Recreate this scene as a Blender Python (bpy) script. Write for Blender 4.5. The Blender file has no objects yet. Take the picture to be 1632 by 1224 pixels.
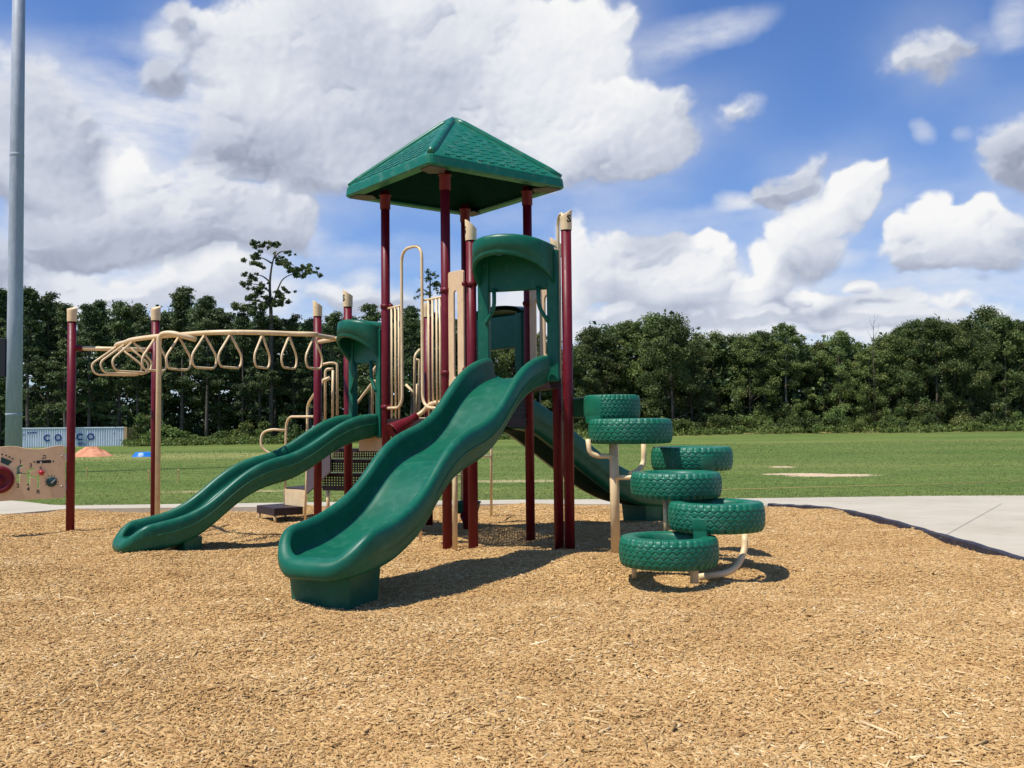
import bpy, bmesh, math, random
import numpy as np
from mathutils import Vector, Matrix
R = math.radians
random.seed(7); rng = np.random.default_rng(11)
scene = bpy.context.scene
COL = scene.collection

# ------------------------------------------------------------------ camera
FPX = 1540.0; EYE = 1.6; PITCH = math.atan((676-612)/FPX); ROLL = R(0.55)
cam_d = bpy.data.cameras.new('camera'); cam = bpy.data.objects.new('camera', cam_d); COL.objects.link(cam)
cam_d.sensor_width = 36; cam_d.lens = FPX/1632*36; cam_d.clip_end = 3000; cam_d.clip_start = 0.05
_Mc = Matrix.Rotation(R(90)+PITCH, 3, 'X') @ Matrix.Rotation(-ROLL, 3, 'Z')
cam.matrix_world = Matrix.Translation((0, 0, EYE)) @ _Mc.to_4x4()
scene.camera = cam
def ray(px, py):
    return (_Mc @ Vector(((px-816)/FPX, -(py-612)/FPX, -1.0)))
def at(px, py, D):
    d = ray(px, py); t = D/d.y
    return Vector((d.x*t, D, EYE+d.z*t))
def gnd(px, py, z=0.0):
    d = ray(px, py); t = (z-EYE)/d.z
    return Vector((d.x*t, d.y*t, z))
def onpl(px, py, P, Q, off=0.0):
    """where the sight line meets the vertical plane through P and Q"""
    n = Vector((-(Q[1]-P[1]), Q[0]-P[0], 0)).normalized()
    if n.y > 0: n = -n
    d = ray(px, py); o = Vector((0, 0, EYE)); p0 = Vector((P[0], P[1], 0)) + n*off
    return o + d*((p0-o).dot(n)/d.dot(n))

# ------------------------------------------------------------------ materials
def newmat(name):
    m = bpy.data.materials.new(name); m.use_nodes = True
    nt = m.node_tree; b = nt.nodes['Principled BSDF']; return m, nt, b
def nd(nt, t, **k):
    n = nt.nodes.new(t)
    for a, v in k.items(): setattr(n, a, v)
    return n
def ramp(nt, fac, stops):
    r = nd(nt, 'ShaderNodeValToRGB'); e = r.color_ramp.elements
    while len(e) < len(stops): e.new(0.5)
    for i, (p, c) in enumerate(stops): e[i].position = p; e[i].color = (*c, 1)
    nt.links.new(fac, r.inputs[0]); return r.outputs[0]
def plastic(name, c1, c2, rough=0.35, scale=6.0, bump=0.03, bscale=180, coat=0.0, spec=0.38, dust=None):
    m, nt, b = newmat(name); L = nt.links
    tc = nd(nt, 'ShaderNodeTexCoord')
    n = nd(nt, 'ShaderNodeTexNoise'); n.inputs['Scale'].default_value = scale; n.inputs['Detail'].default_value = 6; n.inputs['Roughness'].default_value = 0.65
    L.new(tc.outputs['Object'], n.inputs['Vector'])
    col = ramp(nt, n.outputs['Fac'], [(0.35, c1), (0.65, c2)])
    if dust:
        geo = nd(nt, 'ShaderNodeNewGeometry'); sx = nd(nt, 'ShaderNodeSeparateXYZ'); L.new(geo.outputs['Normal'], sx.inputs[0])
        n3 = nd(nt, 'ShaderNodeTexNoise'); n3.inputs['Scale'].default_value = 9; n3.inputs['Detail'].default_value = 8
        L.new(tc.outputs['Object'], n3.inputs['Vector'])
        mr = nd(nt, 'ShaderNodeMapRange'); mr.inputs['From Min'].default_value = 0.5; mr.inputs['From Max'].default_value = 0.78; mr.inputs['To Max'].default_value = dust[1]
        L.new(n3.outputs['Fac'], mr.inputs['Value'])
        mx = nd(nt, 'ShaderNodeMixRGB'); L.new(mr.outputs[0], mx.inputs[0]); L.new(col, mx.inputs[1]); mx.inputs[2].default_value = (*dust[0], 1)
        col = mx.outputs[0]
    L.new(col, b.inputs['Base Color'])
    n2 = nd(nt, 'ShaderNodeTexNoise'); n2.inputs['Scale'].default_value = scale*3; n2.inputs['Detail'].default_value = 8
    L.new(tc.outputs['Object'], n2.inputs['Vector'])
    mr2 = nd(nt, 'ShaderNodeMapRange'); mr2.inputs['To Min'].default_value = rough*0.75; mr2.inputs['To Max'].default_value = min(1, rough*1.35)
    L.new(n2.outputs['Fac'], mr2.inputs['Value']); L.new(mr2.outputs[0], b.inputs['Roughness'])
    b.inputs['Specular IOR Level'].default_value = spec
    b.inputs['Coat Weight'].default_value = coat
    if bump:
        n4 = nd(nt, 'ShaderNodeTexNoise'); n4.inputs['Scale'].default_value = bscale; n4.inputs['Detail'].default_value = 3
        L.new(tc.outputs['Object'], n4.inputs['Vector'])
        bp = nd(nt, 'ShaderNodeBump'); bp.inputs['Strength'].default_value = bump*3; bp.inputs['Distance'].default_value = 0.004
        L.new(n4.outputs['Fac'], bp.inputs['Height']); L.new(bp.outputs[0], b.inputs['Normal'])
    return m
M = {}
M['green'] = plastic('green_plastic', (0.003, 0.090, 0.050), (0.005, 0.112, 0.062), 0.37, 3, 0.05, 160, spec=.30, dust=((0.035, 0.15, 0.10), 0.5))
M['green_shaded'] = plastic('green_plastic_shaded', (0.002, 0.022, 0.015), (0.003, 0.030, 0.020), 0.85, 3, 0.05, 160, spec=.04)  # same green plastic with the shade of undersides put into its colour, matte
M['tyre_green'] = plastic('tire_green_plastic', (0.0035, 0.112, 0.060), (0.006, 0.140, 0.076), 0.40, 5, 0.05, 140, dust=((0.10, 0.22, 0.16), 0.4))
def wear(m, col, amt, sc=(40, 40, 40)):
    nt = m.node_tree; L = nt.links; b = nt.nodes['Principled BSDF']; src = b.inputs['Base Color'].links[0].from_socket
    tc = nd(nt, 'ShaderNodeTexCoord'); mp = nd(nt, 'ShaderNodeMapping'); mp.inputs['Scale'].default_value = sc; mp.inputs['Rotation'].default_value = (0, 0, R(28)); L.new(tc.outputs['Object'], mp.inputs[0])
    n = nd(nt, 'ShaderNodeTexNoise'); n.inputs['Scale'].default_value = 1; n.inputs['Detail'].default_value = 9; n.inputs['Roughness'].default_value = .75; L.new(mp.outputs[0], n.inputs['Vector'])
    mr = nd(nt, 'ShaderNodeMapRange'); L.new(n.outputs['Fac'], mr.inputs['Value']); mr.inputs['From Min'].default_value = .60; mr.inputs['From Max'].default_value = .74; mr.inputs['To Max'].default_value = amt
    mx = nd(nt, 'ShaderNodeMixRGB'); L.new(mr.outputs[0], mx.inputs[0]); L.new(src, mx.inputs[1]); mx.inputs[2].default_value = (*col, 1); L.new(mx.outputs[0], b.inputs['Base Color'])
M['roof_green'] = plastic('roof_green_plastic', (0.005, 0.125, 0.068), (0.009, 0.15, 0.085), 0.33, 4, 0.04, 120, dust=((0.12, 0.25, 0.18), 0.5))
M['maroon'] = plastic('maroon_powder_coat', (0.108, 0.0033, 0.009), (0.132, 0.0045, 0.012), 0.42, 5, 0.02, 300, spec=.28, dust=((0.16, 0.03, 0.03), 0.25))
M['tan'] = plastic('tan_powder_coat', (0.70, 0.52, 0.285), (0.77, 0.59, 0.34), 0.38, 5, 0.02, 250, dust=((0.42, 0.30, 0.17), 0.4))
M['tan_panel'] = plastic('tan_sheet_plastic', (0.66, 0.465, 0.265), (0.72, 0.52, 0.305), 0.45, 4, 0.04, 200, dust=((0.42, 0.27, 0.16), 0.4))
M['brown'] = plastic('brown_vinyl_deck', (0.020, 0.010, 0.011), (0.034, 0.019, 0.020), 0.5, 10, 0.08, 90)
M['greybrown'] = plastic('grey_brown_sheet', (0.075, 0.055, 0.062), (0.095, 0.07, 0.078), 0.5, 6, 0.05, 120)
M['mark'] = plastic('dark_marking', (0.010, 0.010, 0.012), (0.016, 0.016, 0.018), 0.5, 10, 0, 1)
M['mark_green'] = plastic('dark_green_marking', (0.012, 0.05, 0.045), (0.016, 0.06, 0.055), 0.45, 10, 0, 1)
M['slot_green'] = plastic('slot_green', (0.12, 0.20, 0.07), (0.16, 0.25, 0.09), 0.5, 10, 0, 1)
M['red'] = plastic('red_knob_plastic', (0.42, 0.02, 0.03), (0.5, 0.03, 0.04), 0.35, 10, 0, 1)
M['white'] = plastic('pale_plastic', (0.55, 0.54, 0.50), (0.65, 0.64, 0.6), 0.4, 10, 0, 1)
M['steel'] = plastic('steel_bolt', (0.35, 0.34, 0.33), (0.45, 0.44, 0.42), 0.3, 20, 0, 1)
M['steel'].node_tree.nodes['Principled BSDF'].inputs['Metallic'].default_value = 0.9
M['border'] = plastic('dark_border_plastic', (0.018, 0.018, 0.030), (0.032, 0.032, 0.05), 0.6, 7, 0.15, 60, dust=((0.12, 0.09, 0.06), 0.5))
M['navy'] = plastic('navy_paint', (0.012, 0.03, 0.16), (0.02, 0.045, 0.20), 0.5, 2, 0, 1)
M['container_grey'] = plastic('container_paint', (0.60, 0.65, 0.71), (0.72, 0.76, 0.80), 0.5, 0.7, 0, 1)
M['container_tan'] = plastic('container_frame_paint', (0.42, 0.26, 0.12), (0.5, 0.33, 0.17), 0.6, 1.5, 0, 1)
M['tarp'] = plastic('blue_tarp', (0.01, 0.12, 0.42), (0.02, 0.2, 0.6), 0.4, 2, 0.3, 12)
M['clay'] = plastic('red_clay', (0.50, 0.20, 0.10), (0.66, 0.31, 0.18), 0.9, 2.5, 0.6, 6, spec=0.1)
M['wood'] = plastic('stake_wood', (0.45, 0.27, 0.10), (0.55, 0.36, 0.16), 0.7, 10, 0, 1)
M['joint'] = plastic('slab_joint', (0.30, 0.27, 0.21), (0.36, 0.32, 0.25), 0.9, 10, 0, 1)
wear(M['green'], (.10, .24, .17), .35, (22, 3.0, 3.0)); wear(M['tyre_green'], (.20, .20, .13), .45, (5, 5, 9)); wear(M['maroon'], (.24, .10, .09), .35, (14, 14, 3)); wear(M['tan'], (.40, .30, .18), .4, (12, 12, 4))
def galv():
    m, nt, b = newmat('galvanised_steel'); L = nt.links
    tc = nd(nt, 'ShaderNodeTexCoord'); mp = nd(nt, 'ShaderNodeMapping'); mp.inputs['Scale'].default_value = (1, 1, 0.25)
    L.new(tc.outputs['Object'], mp.inputs[0])
    n = nd(nt, 'ShaderNodeTexNoise'); n.inputs['Scale'].default_value = 7; n.inputs['Detail'].default_value = 9; n.inputs['Roughness'].default_value = .7
    L.new(mp.outputs[0], n.inputs['Vector'])
    v = nd(nt, 'ShaderNodeTexVoronoi'); v.inputs['Scale'].default_value = 30; L.new(mp.outputs[0], v.inputs['Vector'])
    col = ramp(nt, n.outputs['Fac'], [(0.3, (0.33, 0.36, 0.40)), (0.55, (0.41, 0.44, 0.48)), (0.75, (0.50, 0.53, 0.56))])
    mx = nd(nt, 'ShaderNodeMixRGB', blend_type='MULTIPLY'); mx.inputs[0].default_value = 0.3; L.new(col, mx.inputs[1]); L.new(v.outputs['Distance'], mx.inputs[2]); mx.inputs[0].default_value = .12
    L.new(mx.outputs[0], b.inputs['Base Color']); b.inputs['Metallic'].default_value = 0.0; b.inputs['Roughness'].default_value = 0.55
    return m
M['galv'] = galv()

def attr_mat(name, stops, rough=0.8, trans=0.0, objvar=0.0, spec=0.3, noise=None):
    """colour picked per piece by the float attribute rnd"""
    m, nt, b = newmat(name); L = nt.links
    a = nd(nt, 'ShaderNodeAttribute', attribute_name='rnd')
    fac = a.outputs['Fac']
    if noise:
        tc = nd(nt, 'ShaderNodeTexCoord'); n = nd(nt, 'ShaderNodeTexNoise'); n.inputs['Scale'].default_value = noise[0]; n.inputs['Detail'].default_value = 3
        L.new(tc.outputs['Object'], n.inputs['Vector'])
        mr = nd(nt, 'ShaderNodeMapRange'); mr.inputs['From Min'].default_value = .3; mr.inputs['From Max'].default_value = .7
        mr.inputs['To Min'].default_value = -noise[1]; mr.inputs['To Max'].default_value = noise[1]; L.new(n.outputs['Fac'], mr.inputs['Value'])
        ad = nd(nt, 'ShaderNodeMath', operation='ADD', use_clamp=True); L.new(fac, ad.inputs[0]); L.new(mr.outputs[0], ad.inputs[1]); fac = ad.outputs[0]
    col = ramp(nt, fac, stops)
    if objvar:
        oi = nd(nt, 'ShaderNodeObjectInfo')
        hs = nd(nt, 'ShaderNodeHueSaturation')
        m1 = nd(nt, 'ShaderNodeMapRange'); m1.inputs['To Min'].default_value = 0.5-0.02*objvar; m1.inputs['To Max'].default_value = 0.5+0.015*objvar
        m2 = nd(nt, 'ShaderNodeMapRange'); m2.inputs['To Min'].default_value = 1-0.42*objvar; m2.inputs['To Max'].default_value = 1+0.45*objvar
        L.new(oi.outputs['Random'], m1.inputs['Value']); 
        mm = nd(nt, 'ShaderNodeMath', operation='MULTIPLY'); mm.inputs[1].default_value = 7.31; L.new(oi.outputs['Random'], mm.inputs[0])
        fr = nd(nt, 'ShaderNodeMath', operation='FRACT'); L.new(mm.outputs[0], fr.inputs[0]); L.new(fr.outputs[0], m2.inputs['Value'])
        L.new(m1.outputs[0], hs.inputs['Hue']); L.new(m2.outputs[0], hs.inputs['Value']); L.new(col, hs.inputs['Color']); col = hs.outputs[0]
    L.new(col, b.inputs['Base Color']); b.inputs['Roughness'].default_value = rough; b.inputs['Specular IOR Level'].default_value = spec
    if trans:
        t = nd(nt, 'ShaderNodeBsdfTranslucent'); L.new(col, t.inputs['Color'])
        ms = nd(nt, 'ShaderNodeMixShader'); ms.inputs[0].default_value = trans
        L.new(b.outputs[0], ms.inputs[1]); L.new(t.outputs[0], ms.inputs[2]); L.new(ms.outputs[0], nt.nodes['Material Output'].inputs['Surface'])
    return m
M['leaf'] = attr_mat('broadleaf', [(0, (0.052, 0.084, 0.022)), (.5, (0.115, 0.160, 0.042)), (1, (0.225, 0.255, 0.075))], .6, .25, 1.0, .3, (.35, .2))
M['needle'] = attr_mat('pine_needles', [(0, (0.040, 0.064, 0.024)), (.5, (0.084, 0.122, 0.040)), (1, (0.160, 0.195, 0.068))], .6, .18, .7, .3, (.4, .2))
M['shrub'] = attr_mat('shrub_leaf', [(0, (0.048, 0.080, 0.016)), (.5, (0.095, 0.142, 0.03)), (1, (0.185, 0.215, 0.05))], .6, .25, 1.0, .3, (.5, .2))
M['chip'] = attr_mat('wood_chip', [(0, (0.25, 0.132, 0.048)), (.14, (0.39, 0.222, 0.085)), (.45, (0.505, 0.318, 0.132)), (.8, (0.60, 0.405, 0.182)), (1, (0.80, 0.64, 0.39))], .85, 0, 0, .1, (.9, .13))
M['grassblade'] = attr_mat('grass_blade', [(0, (0.080, 0.132, 0.030)), (.5, (0.120, 0.172, 0.044)), (.9, (0.175, 0.205, 0.065)), (1, (0.28, 0.25, 0.12))], .7, .3, 0, .2, (.12, .25))
def bark(name, c1, c2):
    m = plastic(name, c1, c2, .9, 2.0, .6, 9, spec=.15); return m
M['bark'] = bark('pine_bark', (0.07, 0.055, 0.042), (0.15, 0.12, 0.095))
M['bark_pale'] = bark('pale_bark', (0.24, 0.21, 0.17), (0.38, 0.34, 0.29))

# ------------------------------------------------------------------ mesh builder
ORG = {}
def org(o): return ORG.get(o.name, Vector((0, 0, 0))) if o else Vector((0, 0, 0))
def tag(o, label=None, cat=None, group=None, kind=None):
    if label: o['label'] = label
    if cat: o['category'] = cat
    if group: o['group'] = group
    if kind: o['kind'] = kind
    return o
def empty(name, loc, parent=None):
    o = bpy.data.objects.new(name, None); COL.objects.link(o); o.location = loc; o.empty_display_size = .2
    ORG[o.name] = Vector(loc)
    if parent: o.parent = parent; o.location = Vector(loc)-org(parent)
    return o
def link(name, me, mat, parent=None, loc=None, smooth=False):
    o = bpy.data.objects.new(name, me); COL.objects.link(o)
    if mat: me.materials.append(mat)
    base = org(parent) if parent else Vector(loc or (0, 0, 0))
    me.transform(Matrix.Translation(-base))
    if parent: o.parent = parent
    else: o.location = base
    ORG[o.name] = base.copy()
    if smooth:
        me.polygons.foreach_set('use_smooth', [True]*len(me.polygons)); me.update()
    return o
def subsurf(o, lv):
    m = o.modifiers.new('subsurf', 'SUBSURF'); m.levels = lv; m.render_levels = lv; return o
def bevel(o, w, seg=2, ang=35):
    m = o.modifiers.new('bevel', 'BEVEL'); m.width = w; m.segments = seg; m.limit_method = 'ANGLE'; m.angle_limit = R(ang); return o
class MB:
    def __init__(s): s.v = []; s.f = []; s.sm = []
    def add(s, vs, fs, smooth=False):
        b = len(s.v); s.v += [Vector(p) for p in vs]; s.f += [[b+i for i in f] for f in fs]; s.sm += [smooth]*len(fs); return s
    def box(s, c, size, ax=(1, 0, 0), up=(0, 0, 1)):
        x = Vector(ax).normalized(); z = Vector(up).normalized(); y = z.cross(x).normalized(); z = x.cross(y)
        c = Vector(c); a, b, d = size[0]/2, size[1]/2, size[2]/2
        vs = [c+x*i*a+y*j*b+z*k*d for i in (-1, 1) for j in (-1, 1) for k in (-1, 1)]
        return s.add(vs, [(0, 1, 3, 2), (4, 6, 7, 5), (0, 4, 5, 1), (2, 3, 7, 6), (0, 2, 6, 4), (1, 5, 7, 3)])
    def prism(s, pts, off):
        """closed outline pts pushed along the vector off"""
        n = len(pts); off = Vector(off); pts = [Vector(p) for p in pts]
        return s.add(pts+[p+off for p in pts], [list(range(n))[::-1], [n+i for i in range(n)]]+[(i, (i+1) % n, n+(i+1) % n, n+i) for i in range(n)])
    def tube(s, pts, r, seg=12, cap=True, closed=False):
        pts = [Vector(p) for p in pts]; n = len(pts)
        rs = r if isinstance(r, (list, tuple)) else [r]*n
        T = []
        for i in range(n):
            if closed: t = pts[(i+1) % n]-pts[i-1]
            else: t = pts[min(i+1, n-1)]-pts[max(i-1, 0)]
            T.append(t.normalized())
        a = Vector((0, 0, 1)) if abs(T[0].z) < .9 else Vector((1, 0, 0))
        u = (a-T[0]*a.dot(T[0])).normalized(); vs = []
        for i in range(n):
            u = (u-T[i]*u.dot(T[i])).normalized(); w = T[i].cross(u)
            for k in range(seg):
                an = 2*math.pi*k/seg; vs.append(pts[i]+(u*math.cos(an)+w*math.sin(an))*rs[i])
        fs = []
        for i in range(n if closed else n-1):
            j = (i+1) % n
            for k in range(seg):
                k2 = (k+1) % seg; fs.append((i*seg+k, i*seg+k2, j*seg+k2, j*seg+k))
        b = len(s.v); s.add(vs, fs, True)
        if cap and not closed:
            s.f += [[b+k for k in range(seg)][::-1], [b+(n-1)*seg+k for k in range(seg)]]; s.sm += [False, False]
        return s
    def lathe(s, c, prof, seg=24, axis=(0, 0, 1)):
        """prof: (radius, height) pairs along axis from c"""
        z = Vector(axis).normalized(); a = Vector((1, 0, 0)) if abs(z.x) < .8 else Vector((0, 1, 0))
        x = (a-z*a.dot(z)).normalized(); y = z.cross(x); c = Vector(c); vs = []
        for (r, h) in prof:
            for k in range(seg):
                an = 2*math.pi*k/seg; vs.append(c+z*h+(x*math.cos(an)+y*math.sin(an))*r)
        fs = []
        for i in range(len(prof)-1):
            for k in range(seg): fs.append((i*seg+k, i*seg+(k+1) % seg, (i+1)*seg+(k+1) % seg, (i+1)*seg+k))
        return s.add(vs, fs, True)
    def sphere(s, c, r, seg=12, rings=7):
        return s.lathe(Vector(c)-Vector((0, 0, 0)), [(max(1e-4, r*math.sin(math.pi*i/rings)), -r*math.cos(math.pi*i/rings)) for i in range(rings+1)], seg)
    def build(s, name, mat, parent=None, loc=None):
        me = bpy.data.meshes.new(name); me.from_pydata([tuple(v) for v in s.v], [], s.f)
        me.polygons.foreach_set('use_smooth', s.sm); me.update()
        o = link(name, me, mat, parent, loc); return o
def build_each(m, name, mat, parent, loc=None):
    """every separate piece of m becomes an object of its own"""
    par = list(range(len(m.v)))
    def find(a):
        while par[a] != a: par[a] = par[par[a]]; a = par[a]
        return a
    for f in m.f:
        r0 = find(f[0])
        for i in f[1:]: par[find(i)] = r0
    groups = {}
    for f, sm in zip(m.f, m.sm): groups.setdefault(find(f[0]), []).append((f, sm))
    out = []
    for g in groups.values():
        ids = sorted({i for f, _ in g for i in f}); mp = {a: b for b, a in enumerate(ids)}; q = MB(); q.v = [m.v[i] for i in ids]; q.f = [[mp[i] for i in f] for f, _ in g]; q.sm = [sm for _, sm in g]
        out.append(q.build(name, mat, parent, loc))
    return out
def rounded(pts, rad, n=6):
    """polyline with its corners rounded"""
    pts = [Vector(p) for p in pts]; out = [pts[0]]
    for i in range(1, len(pts)-1):
        a, b, c = pts[i-1], pts[i], pts[i+1]
        rr = min(rad, (a-b).length*.48, (c-b).length*.48)
        p, q = b+(a-b).normalized()*rr, b+(c-b).normalized()*rr
        for k in range(n+1):
            t = k/n; out.append(p*(1-t)**2+b*2*t*(1-t)+q*t*t)
    out.append(pts[-1]); return out
def smoothpath(pts, n=6):
    pts = [Vector(p) for p in pts]; P = [pts[0]*2-pts[1]]+pts+[pts[-1]*2-pts[-2]]; out = []
    for i in range(1, len(P)-2):
        a, b, c, d = P[i-1:i+3]
        for k in range(n):
            t = k/n; out.append(0.5*((2*b)+(c-a)*t+(2*a-5*b+4*c-d)*t*t+(-a+3*b-3*c+d)*t**3))
    out.append(P[-2]); return out
def text_mesh(txt, size, depth, fn, bold=0.0):
    """letters as mesh, each vertex (x,y,z) sent through fn"""
    cu = bpy.data.curves.new('lettering', 'FONT'); cu.body = txt; cu.size = size; cu.extrude = depth; cu.offset = bold
    cu.align_x = 'CENTER'; cu.align_y = 'CENTER'; cu.resolution_u = 3
    o = bpy.data.objects.new('lettering', cu); COL.objects.link(o)
    bpy.context.view_layer.update()
    me = bpy.data.meshes.new_from_object(o.evaluated_get(bpy.context.evaluated_depsgraph_get()))
    bpy.data.objects.remove(o); bpy.data.curves.remove(cu)
    vs = [fn(v.co) for v in me.vertices]; fs = [list(p.vertices) for p in me.polygons]
    bpy.data.meshes.remove(me); return vs, fs
def holed_panel(outline, holes, fn, thick, name, mat, parent):
    """flat sheet with cut-outs; (x,y) outline sent through fn(x,y,z)"""
    cu = bpy.data.curves.new('sheet', 'CURVE'); cu.dimensions = '2D'; cu.fill_mode = 'BOTH'; cu.extrude = thick/2; cu.bevel_depth = .004; cu.bevel_resolution = 1
    for loop in [outline]+holes:
        sp = cu.splines.new('POLY'); sp.points.add(len(loop)-1); sp.use_cyclic_u = True
        for i, p in enumerate(loop): sp.points[i].co = (p[0], p[1], 0, 1)
    o = bpy.data.objects.new('sheet', cu); COL.objects.link(o); bpy.context.view_layer.update()
    me = bpy.data.meshes.new_from_object(o.evaluated_get(bpy.context.evaluated_depsgraph_get()))
    bpy.data.objects.remove(o); bpy.data.curves.remove(cu)
    for v in me.vertices: v.co = fn(v.co)
    me.name = name
    return link(name, me, mat, parent)
def rrect(x0, y0, x1, y1, r, n=5):
    out = []
    for cx, cy, a0 in ((x1-r, y1-r, 0), (x0+r, y1-r, 90), (x0+r, y0+r, 180), (x1-r, y0+r, 270)):
        for k in range(n+1): a = R(a0+90*k/n); out.append((cx+r*math.cos(a), cy+r*math.sin(a)))
    return out
def quads_mesh(name, V, F, rnd=None):
    """V (n,3), F (m,k) numpy"""
    me = bpy.data.meshes.new(name); n, (m, k) = len(V), F.shape
    me.vertices.add(n); me.vertices.foreach_set('co', V.astype(np.float32).ravel())
    me.loops.add(m*k); me.loops.foreach_set('vertex_index', F.astype(np.int32).ravel())
    me.polygons.add(m); me.polygons.foreach_set('loop_start', np.arange(0, m*k, k, dtype=np.int32))
    me.polygons.foreach_set('loop_total', np.full(m, k, dtype=np.int32))
    if rnd is not None:
        a = me.attributes.new('rnd', 'FLOAT', 'POINT'); a.data.foreach_set('value', rnd.astype(np.float32))
    me.update(calc_edges=True); me.validate(); return me

# ------------------------------------------------------------------ play structure
def V3(p, z): return Vector((p[0], p[1], z))
vv = Vector((0.7615, 0.648, 0)); uu = Vector((-0.648, 0.7615, 0))
C0 = Vector((-0.78, 13.70, 0)); SQ = 1.447
pA = C0-(uu+vv)*SQ/2; pB = C0+(vv-uu)*SQ/2; pL = C0+(uu-vv)*SQ/2; pK = C0+(uu+vv)*SQ/2
p1 = Vector((0.69, 11.92, 0)); p4 = Vector((-0.51, 12.33, 0)); p2 = Vector((0.59, 12.57, 0))
p10 = Vector((-2.48, 14.6, 0)); p9 = Vector((-3.08, 15.3, 0)); p6 = Vector((-1.33, 15.3, 0))
p11 = Vector((-6.80, 14.9, 0)); p12 = Vector((-5.69, 15.4, 0))
RP = 0.0635
root = empty('play_structure', (-0.78, 13.7, 0))
tag(root, 'playground structure with green slides, tires and roof, maroon posts and tan bars on wood chips', 'play structure')

def post(p, top, cap=None, mark=None, clamps=()):
    o = MB().tube([V3(p, -.05), V3(p, top*.5), V3(p, top)], RP, 20).build('post', M['maroon'], root)
    if cap is not None:
        th0, drop, h = cap; seg = 24; rc = RP*1.16; vs = []; m = MB()
        zs = [top-.02, top+.03, top+.12, top+h]
        rr = [RP*1.12, rc, rc, rc*1.05]
        for i, (z, r) in enumerate(zip(zs, rr)):
            for k in range(seg):
                a = 2*math.pi*k/seg
                zz = z + (drop*math.cos(a-th0)*.5 if i == 3 else 0)
                vs.append(V3(p, zz)+Vector((math.cos(a), math.sin(a), 0))*r)
        for k in range(seg):
            a = 2*math.pi*k/seg; vs.append(V3(p, top+h-.012+drop*math.cos(a-th0)*.5)+Vector((math.cos(a), math.sin(a), 0))*rc*.88)
        vs.append(V3(p, top+h-.02))
        fs = [(i*seg+k, i*seg+(k+1) % seg, (i+1)*seg+(k+1) % seg, (i+1)*seg+k) for i in range(4) for k in range(seg)]
        fs += [(4*seg+k, 4*seg+(k+1) % seg, 5*seg) for k in range(seg)]
        m.add(vs, fs, True); c = m.build('post_cap', M['tan'], o); bevel(c, .004, 2)
        if mark is not None:
            def fn(co, p=p, rc=rc, a0=mark, z0=top+.11):
                a = a0+co.x/rc; r = rc+.003+co.z
                return Vector((p[0]+math.cos(a)*r, p[1]+math.sin(a)*r, z0+co.y))
            vs, fs = text_mesh('S', .13, .001, fn, .004)
            MB().add(vs, fs).build('cap_letter', M['mark'], o)
    for (z, ang) in clamps:
        m = MB(); d = Vector((math.cos(ang), math.sin(ang), 0))
        m.lathe(V3(p, z-.03), [(RP+.001, 0), (RP+.012, .004), (RP+.012, .056), (RP+.001, .06)], 20)
        m.sphere(V3(p, z)+d*(RP+.03), .036); m.sphere(V3(p, z+.035)+d*(RP+.02)+Vector((0, -.02, 0)), .016); m.sphere(V3(p, z-.035)+d*(RP+.02)+Vector((0, -.02, 0)), .016)
        m.build('clamp', M['maroon'], o)
    return o
aR = 0.0
post(pA, 4.97, clamps=((3.37, R(-20)), (2.28, R(-20))))
post(pB, 4.97, clamps=((3.3, R(-120)),))
post(pL, 4.97, clamps=((3.30, R(-30)), (1.86, R(-30))))
post(pK, 4.97)
post(p1, 4.02, (R(20), .10, .20), mark=R(-62))
post(p4, 3.98, (R(190), .13, .19), mark=R(-166), clamps=((3.4, R(200)), (2.3, R(200))))
post(p2, 3.80, (R(160), .10, .20))
post(p10, 3.42, (R(180), .10, .20), mark=R(-140))
post(p9, 3.36, (R(190), .10, .19))
post(p6, 3.33, (R(190), .04, .19))
post(p11, 3.27, (R(80), .05, .19), clamps=())
post(p12, 3.33, (R(70), .06, .19))

# --- decks
def deck(poly, z, perforated=False, h=.10):
    pts = [V3(p, z) for p in poly]
    m = MB().prism([p-Vector((0, 0, h)) for p in pts], (0, 0, h)) if not perforated else None
    if m: return m.build('deck', M['brown'], root)
def perf_plate(m, o, ex, ey, nx, ny, fill=.30):
    """sheet of nx x ny cells from corner o, each with an eight sided hole"""
    ex = Vector(ex); ey = Vector(ey); cx, cy = ex/nx, ey/ny
    for i in range(nx):
        for j in range(ny):
            c = Vector(o)+cx*(i+.5)+cy*(j+.5); out = []; inn = []
            for a, b in ((1, 0), (1, 1), (0, 1), (-1, 1), (-1, 0), (-1, -1), (0, -1), (1, -1)):
                out.append(c+cx*a*.5+cy*b*.5); l = math.hypot(a, b); inn.append(c+cx*a/l*fill+cy*b/l*fill)
            m.add(out+inn, [(k, (k+1) % 8, 8+(k+1) % 8, 8+k) for k in range(8)])
def solid(o, t):
    md = o.modifiers.new('solidify', 'SOLIDIFY'); md.thickness = t; md.offset = 0; return o
DZ = 1.68
ins = (uu+vv)*0.02
m = MB(); perf_plate(m, V3(pA, DZ)+ins, (pB-pA)*.97, (pL-pA)*.97, 26, 26)
d0 = solid(m.build('deck', M['brown'], root), .012)
m = MB()
for a, b in ((pA, pB), (pB, pK), (pK, pL), (pL, pA)):
    mid = (a+b)/2; dr = (b-a).normalized(); m.box(V3(mid, DZ-.055), ((b-a).length-.13, .04, .13), dr)
build_each(m, 'deck_edge', M['brown'], d0)
m = MB().prism([V3(p, DZ-.10) for p in (pL, pK, p6, p9, p10)], (0, 0, .10)); m.build('deck', M['brown'], root)
hi = 2.16
m = MB().prism([V3(p, hi-.12) for p in (p4+Vector((.08, .02, 0)), p1+Vector((-.08, .05, 0)), p2+Vector((-.08, 0, 0)), pB+Vector((0, -.09, 0)), pA+Vector((.08, 0, 0)))], (0, 0, .12))
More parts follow.
